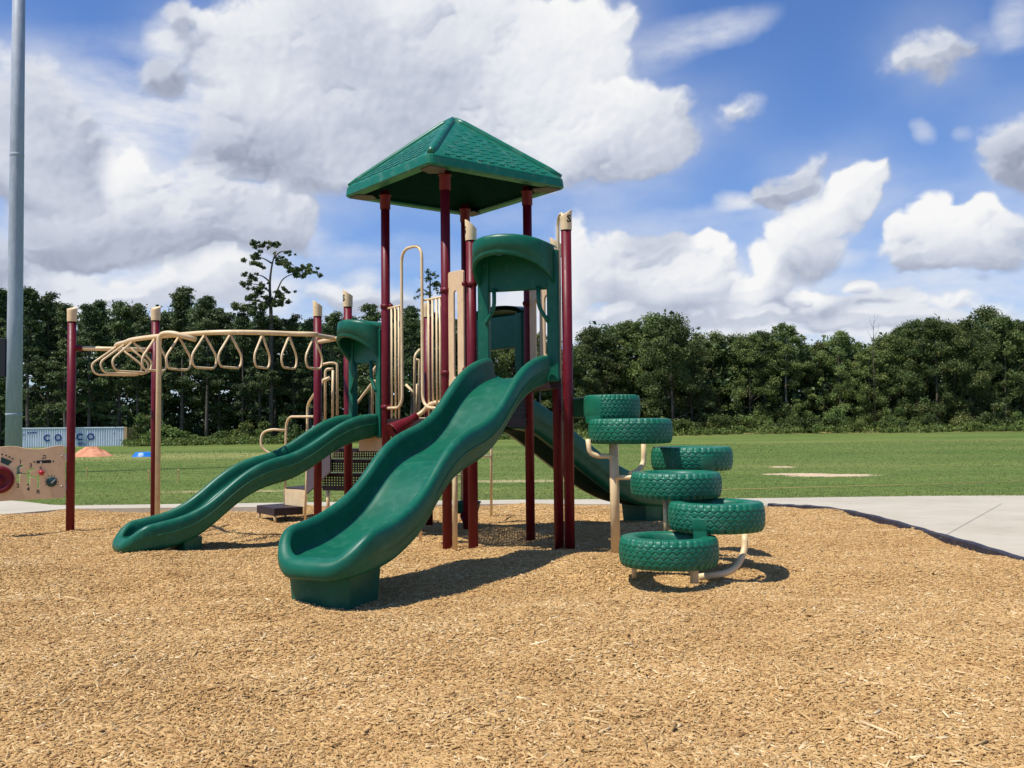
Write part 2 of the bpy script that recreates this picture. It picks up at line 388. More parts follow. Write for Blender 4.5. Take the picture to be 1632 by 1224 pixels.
m.build('deck', M['brown'], root)
# step between the two decks
m = MB(); perf_plate(m, V3(pA, DZ+.02)+vv*.08-uu*.02, (pB-pA)*.88, (0, 0, .36), 22, 6)
solid(m.build('riser', M['brown'], root), .01)
# under-deck skirts
m = MB().prism([onpl(572, 697, pL, p10), onpl(611, 694, pL, p10), onpl(611, 719, pL, p10), onpl(572, 719, pL, p10)], (0.01, .02, 0))
m.build('deck_skirt', M['tan_panel'], root)

# --- roof
RC = Vector((-0.81, 13.67, 0)); av = R(37.5); rv = Vector((math.cos(av), math.sin(av), 0)); ru = Vector((-math.sin(av), math.cos(av), 0))
HS = 1.145; ZE = 4.90; ZF = 5.06; ZA = 5.98
roof = empty('roof', (RC.x, RC.y, ZE), root)
m = MB()
def rp(a, b, z): return RC+ru*a+rv*b+Vector((0, 0, z))
cor = [(-1, -1), (-1, 1), (1, 1), (1, -1)]
def ring(h, z, r=.10):
    """square ring with rounded corners"""
    out = []
    for ci, (a, b) in enumerate(cor):
        a0 = {(-1, -1): 180, (-1, 1): 90, (1, 1): 0, (1, -1): -90}[(a, b)]
        for k in range(5):
            an = R(a0+90 - (90*k/4)) if False else None
        A = {0: (180, 270)}
    return out
def sqring(h, z, r):
    out = []
    for (a, b, s0) in ((1, 1, 0), (-1, 1, 90), (-1, -1, 180), (1, -1, 270)):
        for k in range(5):
            an = R(s0+90*k/4); out.append(rp(a*(h-r)+r*math.cos(an), b*(h-r)+r*math.sin(an), z))
    return out
rings = [sqring(HS-.16, ZE+.02, .05), sqring(HS-.14, ZE, .06), sqring(HS-.02, ZE, .09), sqring(HS, ZE+.02, .10), sqring(HS-.01, ZF-.03, .10), sqring(HS-.035, ZF, .10)]
for t in (.12, .3, .5, .7, .88, .955): rings.append(sqring((HS-.035)*(1-t)+.02*t, ZF+(ZA-ZF)*t, .10*(1-t)+.012))
rings.append(sqring(.03, ZA-.008, .028))
n = 20
vs = [p for rg in rings for p in rg]; fs = [(i*n+k, i*n+(k+1) % n, (i+1)*n+(k+1) % n, (i+1)*n+k) for i in range(len(rings)-1) for k in range(n)]
fs.append([(len(rings)-1)*n+k for k in range(n)])
m.add(vs, fs, False)
# hollow inside
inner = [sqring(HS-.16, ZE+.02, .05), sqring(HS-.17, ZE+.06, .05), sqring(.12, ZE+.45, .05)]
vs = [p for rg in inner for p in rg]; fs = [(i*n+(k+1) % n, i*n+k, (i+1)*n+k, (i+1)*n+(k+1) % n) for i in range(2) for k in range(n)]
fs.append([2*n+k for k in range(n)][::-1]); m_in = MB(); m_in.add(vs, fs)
# hip caps and shingle relief
apex = rp(0, 0, ZA)
for a, b in cor:
    lo = rp(a*(HS-.06), b*(HS-.06), ZF-.0)
    m.tube([lo.lerp(apex, t) for t in (0, .1, .9, .985)], [.045, .06, .055, .035], 8)
for fi in range(4):
    an = fi*90
    out = Vector((math.cos(av+R(an-90)), math.sin(av+R(an-90)), 0)); side = Vector((-out.y, out.x, 0))
    base = RC+out*(HS-.035)+Vector((0, 0, ZF)); top = RC+Vector((0, 0, ZA)); sl = (top-base); Ls = sl.length; sd = sl/Ls
    nrm = side.cross(sd); nrm = nrm if nrm.z > 0 else -nrm
    rows = 11; pitch = Ls*.94/rows
    for r_ in range(rows):
        d0_ = .015+r_*pitch
        half = (HS-.10)*(1-(d0_+pitch*.9)/Ls)-.07
        w = .088; nn = int(half*2/w)
        if nn < 1: continue
        for q in range(nn):
            x = (q-(nn-1)/2)*w + 0.0
            short = (q+r_) % 2
            lo_ = d0_ + (.04 if short else 0.0); hi_ = d0_+pitch*1.02
            th = .013 if not short else .007
            p0 = base+side*(x-w*.46)+sd*lo_; p1_ = base+side*(x+w*.46)+sd*lo_
            p2_ = base+side*(x+w*.46)+sd*hi_; p3_ = base+side*(x-w*.46)+sd*hi_
            vs = [p0-nrm*.01, p1_-nrm*.01, p2_-nrm*.01, p3_-nrm*.01, p0+nrm*th, p1_+nrm*th, p2_+nrm*.006, p3_+nrm*.006]
            m.add(vs, [(0, 3, 2, 1), (4, 5, 6, 7), (0, 1, 5, 4), (1, 2, 6, 5), (2, 3, 7, 6), (3, 0, 4, 7)])
ro = m.build('roof_shell', M['roof_green'], roof); m_in.build('ceiling', M['green_shaded'], roof)  # ceiling takes the darkened green, shade painted in
m = MB()
for P, (a, b) in ((pA, (-1, -1)), (pB, (-1, 1)), (pK, (1, 1)), (pL, (1, -1))):
    c = [(HS-.06, HS-.06), (HS-.06, HS-.30), (HS-.26, HS-.40), (HS-.40, HS-.26), (HS-.30, HS-.06)]
    m.prism([rp(a*x, b*y, ZE-.012) for x, y in c], (0, 0, .012))
build_each(m, 'roof_bracket', M['greybrown'], roof)
# collars at the post tops
m = MB()
for P in (pA, pB, pK, pL): m.lathe(V3(P, ZE-.20), [(RP+.001, 0), (RP+.012, .01), (RP+.012, .18), (RP+.03, .2)], 20)
build_each(m, 'roof_collar', M['maroon'], roof)

# --- slides
def interp(xs, ys, x):
    return float(np.interp(x, xs, ys))
def slide(name, start, d, Ln, prof, hw, Hs, Hend, Rc=.26, lipk=1.0, skirt=.12, seam=True, hws=None):
    """start: plan point under the entry lip, d: plan direction, prof: (s, z bed) pairs"""
    d = Vector((d[0], d[1], 0)).normalized(); w = Vector((-d.y, d.x, 0))
    xs = [p[0] for p in prof]; zs = [p[1] for p in prof]
    # smooth profile
    ss = np.linspace(0, Ln, 400); zz = np.interp(ss, xs, zs); k = np.ones(31)/31
    zz = np.convolve(np.pad(zz, 15, mode='edge'), k, mode='valid')
    ends = zz[-1]
    zb = lambda s: float(np.interp(s, ss, zz))
    def H(s): return float(np.interp(s, [p[0] for p in Hs], [p[1] for p in Hs]))
    def HW(s): return hw if hws is None else float(np.interp(s, [p[0] for p in hws], [p[1] for p in hws]))
    loops = [(.17, lambda b, h: b-skirt*min(1, h/.2)-.005), (.06, lambda b, h: b-skirt*min(1, h/.2)+.005), (.034, lambda b, h: b-.045*min(1, h/.2)), (.024, lambda b, h: b+h*.15), (.006, lambda b, h: b+h*.22), (0, lambda b, h: b+h*.36),
             (0, lambda b, h: b+h-min(.065, h*.5)), (.014, lambda b, h: b+h-min(.022, h*.22)), (.056, lambda b, h: b+h), (.098, lambda b, h: b+h-min(.016, h*.2)),
             (.122, lambda b, h: b+h-min(.062, h*.5)), (.125, lambda b, h: b+h*.42), (.133, lambda b, h: b+h*.13), (.168, lambda b, h: b+.004), (.25, lambda b, h: b)]
    front = [-.155, -.16, -.15, -.14, -.12, -.09, -.05, -.012, .022, .034, .036, .036, .033, .02, 0]
    NS = 44; NC = 9; NF = 3
    allv = []; cnt = None
    for (ins_, fz), fr_ in zip(loops, front):
        st = []
        Re = max(Rc-ins_, .03); s_end = Ln-Rc
        for i in range(NS): st.append((s_end*i/NS, -1, None))
        pts = []
        for i in range(NS):
            s = s_end*i/NS; pts.append((s, -(HW(s)-ins_), H(s), 0.0))
        for i in range(NC+1):
            a = R(90*i/NC); s = s_end+Re*math.sin(a); t = -(HW(s_end)-ins_-Re)-Re*math.cos(a)
            u_ = min(1, i/NC*1.12); h = H(s_end); pts.append((s, t, h, u_*u_*(3-2*u_)))
        for i in range(1, NF+1):
            t = -(HW(s_end)-ins_-Re)*(1-i/(NF+.0)); pts.append((s_end+Re, t, H(s_end), 1.0))
        left = pts; right = [(s, -t, h, f) for (s, t, h, f) in left[:-1]][::-1]
        pts = left+right
        cnt = len(pts)
        for (s, t, h, f) in pts:
            b = zb(s); allv.append(start+d*s+w*t+Vector((0, 0, fz(b, h)*(1-f)+(b+fr_*lipk)*f)))
    nl = len(loops); fs = []
    for i in range(nl-1):
        for k in range(cnt-1): fs.append((i*cnt+k, i*cnt+k+1, (i+1)*cnt+k+1, (i+1)*cnt+k))
    # bed and underside bridged across
    vs = list(allv)
    def bridge(base, flip):
        rowsets = []
        half = cnt//2
        for k in range(NS+NC+1):
            a = vs[base+k]; b = vs[base+cnt-1-k]; ids = [base+k]
            for q in (1, 2, 3):
                vs.append(a.lerp(b, q/4)+Vector((0, 0, -.010 if q == 2 else -.007))*(0 if flip else 1)); ids.append(len(vs)-1)
            ids.append(base+cnt-1-k); rowsets.append(ids)
        for r0, r1 in zip(rowsets[:-1], rowsets[1:]):
            for q in range(4):
                f = (r0[q], r0[q+1], r1[q+1], r1[q]); fs.append(f[::-1] if flip else f)
    bridge((nl-1)*cnt, True); n_top = len(fs); bridge(0, False); n_und = len(fs)
    # close the top end
    fs.append([i*cnt for i in range(nl)][::-1]); 
    fs.append([i*cnt+cnt-1 for i in range(nl)])
    m = MB(); m.add(vs, fs, True); o = m.build(name, M['green'], root)
    o.data.materials.append(M['green_shaded'])  # underside shade is painted by this darker green
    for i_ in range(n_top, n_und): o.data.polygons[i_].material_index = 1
    bm = bmesh.new(); bm.from_mesh(o.data); bmesh.ops.remove_doubles(bm, verts=bm.verts, dist=1e-5); bmesh.ops.recalc_face_normals(bm, faces=bm.faces); bm.to_mesh(o.data); bm.free()
    o.data.polygons.foreach_set('use_smooth', [True]*len(o.data.polygons))
    subsurf(o, 1)
    return o, d, w, zb

def prof_from(pix, start, d, hw, side, Hf, Ln):
    """bed profile read from the crest line of one rail"""
    d = Vector((d[0], d[1], 0)).normalized(); w = Vector((-d.y, d.x, 0)); P = start+w*side*(hw-.042); out = []
    for px, py in pix:
        q = onpl(px, py, P, P+d); s = (q-P).dot(d)
        if out and s <= out[-1][0]+.01: continue
        out.append((s, q.z-Hf(s)))
    return out
# main slide
ms = Vector((0.09, 12.10, 0)); md = Vector((-.470, -.883, 0)).normalized(); mL = 4.08
MH = [(0, .27), (.3, .29), (2.6, .30), (3.2, .29), (3.6, .28), (4.1, .27)]
Hm = lambda s: float(np.interp(s, [p[0] for p in MH], [p[1] for p in MH]))
mprof = [(0, 2.19), (.3, 2.13), (.65, 2.0), (.95, 1.8), (1.15, 1.61), (1.4, 1.43), (1.66, 1.32), (2.0, 1.24), (2.25, 1.14), (2.45, 1.01), (2.6, .87), (2.75, .74), (2.9, .64), (3.15, .53), (3.4, .45), (3.7, .41), (4.1, .40)]
slide_m, md, mw, mzb = slide('slide', ms, md, mL, mprof, .47, MH, .10, Rc=.39, skirt=.11, hws=[(0, .46), (2.6, .46), (3.4, .51), (4.1, .545)])
tag(slide_m, 'longer wavy green slide whose wide exit reaches nearest the viewer')
def foot(parent, start, d, w, s0, s1, hw, ztop, hwb=None, nose=.12, name='slide_base', zs=(-.05, .12), taper=.035, groove=True):
    """hollow moulded foot with a rounded nose, waisted at its groove"""
    hwb = hwb or hw*.8; out = []
    N = 16
    for i in range(N+1):
        a = -1+2*i/N; out.append((s1+nose*(1-abs(a)**2.6)-nose, a*hw))
    side = [(s1-.16, hw*.99), ((s0+s1)/2+.05, hw*.96)]+([((s0+s1)/2+.035, hw*.88), ((s0+s1)/2-.02, hw*.86), ((s0+s1)/2-.035, hwb*1.07)] if groove else [])+[(s0+.05, hwb*1.02), (s0, hwb*.92)]
    out += side+[(s_, -t_) for s_, t_ in side[::-1]]
    cs = (s0+s1)/2; m = MB(); n = len(out); vs = []
    for z in (-.06, .03, ztop*.6, ztop):
        e = 1+taper*2*(z/ztop)
        for (s_, t_) in out: vs.append(start+d*(cs+(s_-cs)*e)+w*(t_*e)+Vector((0, 0, z)))
    fs = [(r_*n+k, r_*n+(k+1) % n, (r_+1)*n+(k+1) % n, (r_+1)*n+k) for r_ in range(3) for k in range(n)]+[[3*n+k for k in range(n)]]
    m.add(vs, fs, True); o = m.build(name, M['green'], parent)
    es = o.modifiers.new('edges', 'EDGE_SPLIT'); es.split_angle = R(50); return o
foot(slide_m, ms-mw*.05*(1 if mw.x > 0 else -1), md, mw, 3.26, 3.88, .325, .30, .26, .07)
ls = Vector((-2.14, 14.18, 0)); lL = 3.52
lprof = [(0, 1.56), (.3, 1.52), (.58, 1.42), (.83, 1.27), (1.06, 1.12), (1.32, 1.0), (1.62, .94), (1.84, .86), (2.06, .73), (2.26, .57), (2.44, .42), (2.63, .31), (2.83, .24), (3.05, .20), (3.3, .19), (3.62, .19)]
LH = [(0, .22), (.3, .24), (3.0, .24), (3.3, .21), (3.62, .17)]
slide_l, ld, lw, lzb = slide('slide', ls, (-.80, -.60), lL, lprof, .41, LH, .12, Rc=.34, skirt=.13, lipk=.9)
tag(slide_l, 'shorter wavy green slide running down to the left')
foot(slide_l, ls, ld, lw, 3.0, 3.40, .30, .10, .28, .08)
foot(slide_l, ls, ld, lw, 2.52, 2.80, .30, .20, .27, .05, groove=False)
rs = Vector((-.20, 14.18, 0))
rprof = [(0, 1.66), (.4, 1.60), (.8, 1.36), (1.38, 1.0), (1.94, .66), (2.4, .47), (2.8, .38), (3.16, .34), (3.7, .33)]
slide_r, rd, rw, rzb = slide('slide', rs, (.76, .65), 3.7, rprof, .44, [(0, .35), (2.4, .36), (3.3, .25), (3.7, .16)], .12, Rc=.34, skirt=.12)
tag(slide_r, 'green slide dropping away behind the tires, shaded underside facing the viewer')
foot(slide_r, rs, rd, rw, 2.9, 3.5, .34, .28)

# seam lines along the slides are part of the moulding; a thin bead shows them
def seam(parent, start, d, w, zb, H, hw, Ln, off, side):
    m = MB(); pts = []
    for i in range(60):
        s = .05+(Ln-.45)*i/59
        pts.append(start+d*s+w*side*(hw+.004)+Vector((0, 0, zb(s)+float(np.interp(s, [p[0] for p in H], [p[1] for p in H]))*off)))
    return m.tube(pts, .0035, 6).build('seam', M['tyre_green'], parent)
for sd in (-1, 1):
    seam(slide_m, ms, md, mw, mzb, MH, .458, 3.2, .33, sd)
    seam(slide_l, ls, ld, lw, lzb, LH, .408, lL, .33, sd)

# --- slide hoods
def hood(a, b, z0, zh, zt, depth, nrm, hwj=.075, band=.0, arch=.12, rise=.32, slots=False):
    """a,b plan points of the two jambs, nrm outward direction"""
    a = Vector((a[0], a[1], 0)); b = Vector((b[0], b[1], 0)); ax = (b-a).normalized(); nrm = Vector((nrm[0], nrm[1], 0)).normalized(); W = (b-a).length; mid = (a+b)/2
    root_h = empty('slide_hood', V3(mid, z0), root)
    m = MB()
    for p in (a, b):
        m.box(V3(p, (z0+zt-.03)/2), (hwj*2, .10, zt-.03-z0), ax)
    for fr in build_each(m, 'jamb', M['green'], root_h): bevel(fr, .018, 3)
    m = MB()
    N = 28; hwv = W/2+hwj*.55
    prof = []
    lo, hi_, back = [], [], []
    vs = []; T = .03
    secs = []
    for i in range(N+1):
        t = math.pi*i/N; c = mid-ax*hwv*math.cos(t)+nrm*(.05+depth*math.sin(t)**.8)
        ci = mid-ax*(hwv-T)*math.cos(t)+nrm*(.03+(depth-T)*math.sin(t)**.8)
        zb_ = zh+rise*math.sin(t)**.75; zt_ = zt+arch*math.sin(t)
        bk = mid-ax*hwv*math.cos(t)-nrm*.04; bki = mid-ax*(hwv-T)*math.cos(t)-nrm*.02
        o_ = nrm*.014*math.sin(t)
        secs.append([bk+Vector((0, 0, zt_-.01)), c-nrm*.05*math.sin(t)+Vector((0, 0, zt_)), c-nrm*.012*math.sin(t)+Vector((0, 0, zt_-.012)), c+Vector((0, 0, zt_-.045)), c+o_+Vector((0, 0, zb_+.075)), c+o_*.4+Vector((0, 0, zb_+.07)), c+o_*1.8+Vector((0, 0, zb_+.035)), c+Vector((0, 0, zb_)),
                     ci+Vector((0, 0, zb_)), ci+Vector((0, 0, zb_+.08)), ci+Vector((0, 0, zt_-.09)), bki+Vector((0, 0, zt_-.07))])
    ns = len(secs[0]); vs = [p for s_ in secs for p in s_]
    fs = [(i*ns+k, i*ns+k+1, (i+1)*ns+k+1, (i+1)*ns+k) for i in range(N) for k in range(ns-1)]
    m.add(vs, fs, True); vz = m.build('visor', M['green'], root_h)
    # header wall behind the visor
    m = MB(); m.box(V3(mid-nrm*.01, (zh-.06+zt-.05)/2), (W-.02, .06, zt-.05-(zh-.06)), ax)
    hd = m.build('header', M['green'], root_h); bevel(hd, .02, 3)
    # curved hand grips
    for s_, p in ((1, a), (-1, b)):
        g = V3(p, 0)+ax*s_*(hwj+.09)+nrm*.06
        pts = rounded([g+Vector((0, 0, zh-.02)), g+Vector((0, 0, zh-.28)), g-ax*s_*.11+Vector((0, 0, zh-.45)), g-ax*s_*.11+Vector((0, 0, zh-.47))-nrm*.04], .1)
        MB().tube(pts, .026, 10).build('hand_grip', M['green'], root_h)
    return root_h
e = (p1-p4).normalized()
hood(p4+e*.175, p1-e*.175+Vector((0, .02, 0)), 2.12, 3.34, 3.80, .50, md)
e = (p10-pL).normalized()
hood(pL+e*.15, p10-e*.15, 1.42, 2.56, 3.02, .34, (-.80, -.60), hwj=.06)
e = (pK-pB).normalized()
hood(pB+e*.17, pK-e*.17, 1.66, 2.75, 3.22, .34, (.76, .65), hwj=.07)

# --- bar guards and arch on the left face of the tower
def P(px, py, off=.0): return onpl(px, py, pL, pA, off)
def on(px, z, a=pL, b=pA, off=0):
    q = onpl(px, 600, a, b, off); q.z = z; return q
grd = empty('bar_guard', (-1.6, 13.6, DZ), root)
zt1 = P(640, 488).z
for px in (624.5, 630.5, 636): MB().tube([on(px, zt1), on(px, DZ-.02)], .0155, 10).build('bar', M['tan'], grd)
m = MB().tube([on(618, zt1), on(641, zt1+.01)], .0165, 10); m.build('rail', M['tan'], grd)
zt2 = P(690, 476).z
for px in (683.5, 690, 696.5, 702): MB().tube([on(px, zt2), on(px, DZ-.02)], .0155, 10).build('bar', M['tan'], grd)
m = MB().tube([on(675, zt2), on(706, zt2)], .0165, 10); m.build('rail', M['tan'], grd)
zb1 = P(640, 650).z; za = P(660, 394).z
pts = [on(621, zb1), on(643.5, zb1+.0), on(643.5, za), on(676, za), on(676, zb1+.0), on(704, zb1-.03)]
pts = [p+Vector((-.02, -.03, 0)) for p in pts]
MB().tube(rounded(pts, .20, 8), .021, 12).build('arch', M['tan'], grd)
# cream plate and lower climber tube behind the talk cone
m = MB().prism([P(633, 668), P(705, 663), P(700, 680), P(680, 690), P(640, 690)], (0, .015, 0)); m.build('bracket_plate', M['tan_panel'], grd)
m = MB().tube(smoothpath([P(669, 690, .1), P(671, 680, .1), P(678, 670, .1), P(690, 667, .1)]), .02, 10); m.build('tube', M['tan'], grd)

# --- talk cone
tc_ = empty('talk_cone', at(645, 678, 12.9), root)
c0 = at(625.5, 689, 12.75); c1 = at(664, 663, 12.95); axd = (c1-c0)
Lc = axd.length
m = MB().lathe(c0, [(.060, .05), (.112, .012), (.122, 0), (.130, .004), (.128, .016), (.055, Lc*.76), (.052, Lc*.78), (.052, Lc), (.03, Lc), (.03, Lc*.8)], 28, axd); m.build('cone', M['maroon'], tc_)
m = MB().tube(smoothpath([c1-axd*.1, c1+axd*.25, at(684, 646, 12.95), at(694, 642, 12.9), at(707, 641, 12.8)]), .031, 14); m.build('tube', M['tan'], tc_)

# --- slotted tan panels
def slotted(a, b, pxl, pxr, ytl, ytr, yb, slots, off=0):
    A = onpl(pxl, ytl, a, b, off); B = onpl(pxr, ytr, a, b, off); Z0 = onpl((pxl+pxr)/2, yb, a, b, off).z
    ex = Vector((B.x-A.x, B.y-A.y, 0)); W = ex.length; ex /= W; zt_ = (A.z+B.z)/2; nn = ex.cross(Vector((0, 0, 1)))
    fn = lambda co: Vector((A.x, A.y, Z0))+ex*co.x+Vector((0, 0, 1))*co.y+nn*co.z
    out = rrect(0, 0, W, zt_-Z0, .03)
    hs = [rrect(W*x0, (zt_-Z0)*y0, W*x1, (zt_-Z0)*y1, W*(x1-x0)*.45) for (x0, y0, x1, y1) in slots]
    return holed_panel(out, hs, fn, .02, 'slotted_panel', M['tan_panel'], root)
slotted(pA, p4, 715.5, 739, 434, 431, 622, [(.34, .10, .62, .84)])
slotted(p2, pB, 845, 884, 455, 455, 584, [(.22, .08, .42, .86), (.60, .08, .80, .86)])
# arch at the tire climber entrance
pts = [onpl(883.5, 470, p1, p2), onpl(883.5, 306, p1, p2), onpl(893, 306, p1, p2), onpl(893, 440, p1, p2)]
q0, q1 = pts[0].copy(), pts[3].copy()
mid = (p1+p2)/2; ed = (p2-p1).normalized()
za = 4.27
pts = [V3(mid+ed*.17, hi-.05), V3(mid+ed*.17, za), V3(mid-ed*.17, za), V3(mid-ed*.17, hi-.05)]
MB().tube(rounded(pts, .16, 8), .021, 12).build('entry_arch', M['tan'], root)

# --- handrails of the steps at the back left
D_ = 16.6
rl = empty('step_handrail', at(486, 829, D_), root)
def T(pts, r=.021, D=16.6, rad=.12, name='rail_tube', par=None, mt='tan'):
    q = [at(p[0], p[1], p[2] if len(p) > 2 else D) for p in pts]
    return MB().tube(rounded(q, rad, 6), r, 10).build(name, M[mt], par or rl)
T([(456, 686, 17.0), (432, 684, 17.0), (417, 690, 17.0), (415, 712, 17.0), (431, 724, 17.0), (455, 730, 17.0)], rad=.2)
T([(454, 812, 17.0), (456, 664, 17.0), (500, 664, 16.2)], rad=.25)
T([(486, 829), (489, 750), (490, 645), (500, 629, 16.3), (516, 606, 16.1)], rad=.12)
T([(518, 668, 16.0), (518.5, 588, 16.0), (531, 588, 16.0)], rad=.14)
T([(530, 668, 16.0), (530.5, 590, 16.0)])
T([(508, 582, 15.6), (528, 578, 15.6), (537.5, 580, 15.6), (537.5, 662, 15.6)], rad=.14)
T([(514, 607, 15.9), (526, 602, 15.9)], r=.03)
T([(552, 662, 15.6), (570, 641, 15.6), (593, 611, 15.4), (596, 607, 15.4)])
T([(593, 662, 15.4), (593.5, 590, 15.4), (607, 577, 15.4)], rad=.18)
T([(600.5, 662, 15.3), (600.5, 607, 15.3), (590, 607, 15.3)], rad=.05)
T([(660.5, 668, 15.0), (661, 566, 15.0), (669, 557, 15.1)], rad=.12)
T([(668, 668, 15.2), (668.5, 574, 15.2), (661, 573, 15.2)], rad=.06)
T([(647, 613, 15.4), (662, 629, 15.3)])
T([(664, 660, 15.3), (664, 612, 15.3)], r=.012)
# --- steps
st = empty('transfer_steps', gnd(470, 822), root)
def slab(name, tl, tr, bl, br, th, mt, par):
    """top corners as points, thickness down"""
    m = MB().prism([tl, tr, br, bl], (0, 0, -th)); o = m.build(name, M[mt], par); bevel(o, .008, 2); return o
z1 = at(440, 803, 17.0).z
a0, b0 = at(409, 806, 17.1), at(437, 811, 16.3); 
zz = z1-.02
f1, f2, f3, f4 = at(409, 806, 17.0), at(437, 806, 16.3), at(483, 806, 16.6), at(456, 806, 17.4)
for q in (f1, f2, f3, f4): q.z = zz
slab('step', f1, f2, f4, f3, .13, 'brown', st)
for q in (f1, f2, f4): 
    qq = q.lerp((f1+f2+f3+f4)/4, .12)
    MB().tube([qq-Vector((0, 0, .1)), Vector((qq.x, qq.y, -.03))], .024, 8).build('step_leg', M['tan'], st)
g1, g2, g3, g4 = at(452, 780, 17.1), at(485, 783, 16.6), at(522, 783, 17.3), at(490, 780, 17.8)
for q in (g1, g2, g3, g4): q.z = at(470, 777, 17).z
slab('step', g1, g2, g4, g3, .03, 'brown', st)
m = MB().prism([at(452, 779, 17.0), at(487, 781, 16.58), at(487, 808, 16.58), at(452, 804, 17.0)], (.0, .02, 0)); m.build('step_riser', M['tan'], st)
m = MB()
for px, py in ((456, 784), (466, 785), (472, 786), (481, 787)):
    m.sphere(at(px, py, 16.6+(487-px)*.012)+Vector((0, -.004, 0)), .012, 8, 5)
build_each(m, 'bolt', M['steel'], st)
m = MB().prism([at(489, 745, 16.5), at(526, 716, 15.8), at(526, 752, 15.8), at(489, 787, 16.5)], (.02, .02, 0)); m.build('side_panel', M['greybrown'], st)
m = MB().prism([at(519, 709, 15.9), at(560, 700, 15.5), at(560, 712, 15.5), at(519, 721, 15.9)], (.0, .02, 0)); m.build('side_panel', M['greybrown'], st)
for (x0, y0, y1, DD) in ((530, 720, 730.5, 15.6), (522, 737, 752, 15.9), (514, 759, 775, 16.2)):
    m = MB(); o_ = at(x0, y1, DD); e1 = at(606, y1-1.5, DD-.35)-o_; e2 = at(x0, y0, DD)-o_; e2.x = 0; e2.y = 0; e1.z = 0
    rows_ = 3 if y1-y0 < 12 else 4
    perf_plate(m, o_, e1, e2, 21, rows_, .30)
    solid(m.build('perforated_riser', M['brown'], st), .012)
    # tread with a solid lip above each riser
    m = MB().prism([o_+e2, o_+e2+e1, o_+e2+e1+Vector((-.1, .28, 0)), o_+e2+Vector((-.1, .28, 0))], (0, 0, .05)); m.build('tread', M['brown'], st)
    if y1 > 770:
        m = MB().prism([o_-Vector((0, 0, .07)), o_+e1-Vector((0, 0, .07)), o_+e1, o_], (0, .03, 0)); m.build('tread', M['brown'], st)
T([(522.5, 781, 16.2), (523, 818, 16.2)], r=.03, par=st, name='support_post')
# --- climbing pieces under and behind the tower
cl = empty('arch_climber', gnd(783, 827), root)
T([(783, 826, 16.6), (783, 705, 16.6), (776, 690, 16.6)], r=.022, par=cl)
T([(750, 708, 15.9), (757, 716, 16.0), (767, 727, 16.2), (783, 727, 16.6)], r=.018, par=cl, rad=.1)
T([(736.5, 802, 15.6), (736.5, 690, 15.6)], r=.024, par=cl)
T([(727, 757.5, 15.4), (737, 757.5, 15.6)], r=.012, par=cl)
T([(725, 876, 12.5), (725.5, 755, 12.5), (722, 700, 12.6)], r=.034, par=root, name='slide_support')
T([(670, 862, 13.5), (669, 800, 13.5)], r=.022, par=cl)
bk = empty('bucket_seat', at(744, 812, 14.9), root)
m = MB(); c = at(744, 800, 15.0)
m.lathe(c+Vector((0, 0, -.17)), [(.0, 0), (.15, .0), (.18, .03), (.21, .15), (.225, .17), (.215, .18), (.19, .16), (.16, .05), (0, .04)], 24); m.build('bucket', M['green'], bk)
m = MB().tube(rounded([at(741, 815, 14.9), at(736, 822, 14.8), at(741, 832, 14.7)], .04), .035, 10); m.sphere(at(738, 822, 14.8), .022); m.build('bracket', M['maroon'], bk)

# --- overhead ladder
ol = empty('overhead_ladder', (-4.5, 14.0, 2.9), root)
apx = [(187, 554.5, 15.04, 81, 1), (199.5, 551, 14.65, 78, 1), (211.6, 547, 14.23, 64, 1), (246.7, 542, 13.79, 41, 0), (285, 539.5, 13.56, 41, 0), (326, 537, 13.31, 41, 0), (367, 535.5, 13.25, 39, 0), (418, 536, 13.35, 26, 0), (461, 538, 13.53, 26, 0), (500.6, 540, 13.66, 28, 0)]
beam = [Vector((-6.25, 15.2, 2.86))]
for (px, py, D, wpx, big) in apx:
    q = at(px, py, D); q.z = 2.90; beam.append(q)
beam += [Vector((-2.85, 14.2, 2.93)), Vector((-2.74, 14.85, 2.95))]
MB().tube(smoothpath(beam, 5), .034, 14).build('beam', M['tan'], ol)
MB().tube([V3(p11, 2.84)+Vector((.11, .05, 0)), V3(p12, 2.84)-Vector((.11, .05, 0))], .034, 12).build('cross_bar', M['tan'], ol)
m = MB().tube([V3(p11, 2.84), V3(p11, 2.84)+Vector((.13, .06, 0))], .045, 12); m.tube([V3(p12, 2.84), V3(p12, 2.84)-Vector((.13, .06, 0))], .045, 12); build_each(m, 'bar_clamp', M['maroon'], ol)
MB().tube([V3(p9, 2.93), V3(p10, 2.95)], .034, 12).build('cross_bar', M['tan'], ol)
for i, (px, py, D, wpx, big) in enumerate(apx):
    top = at(px, py, D); top.z = 2.875
    view = Vector((top.x, top.y, 0)).normalized(); app = wpx/FPX*D
    w_ = .80 if big else .50
    if i >= 7: w_ = .46
    s_ = min(1, app/w_); an = math.asin(s_)
    dirn = Matrix.Rotation(-an, 3, 'Z') @ view      # loop lies in this plan direction
    hgt = .46 if not big else .45
    h2 = w_/2
    pts = [top, top+dirn*h2*.96-Vector((0, 0, hgt*.66)), top+dirn*h2*.80-Vector((0, 0, hgt)), top-dirn*h2*.80-Vector((0, 0, hgt)), top-dirn*h2*.96-Vector((0, 0, hgt*.66)), top]
    q = rounded(pts, .09, 5)
    MB().tube(q, .0160, 10).build('rung', M['tan'], ol)
# bent support pole
pts = [at(250.5, 845, 13.45), at(253.5, 533, 13.45), at(272, 530, 13.4), at(312, 541, 13.38)]
pts[0].z = -.05
MB().tube(rounded(pts, .22, 8), .036, 14).build('support_pole', M['tan'], ol)

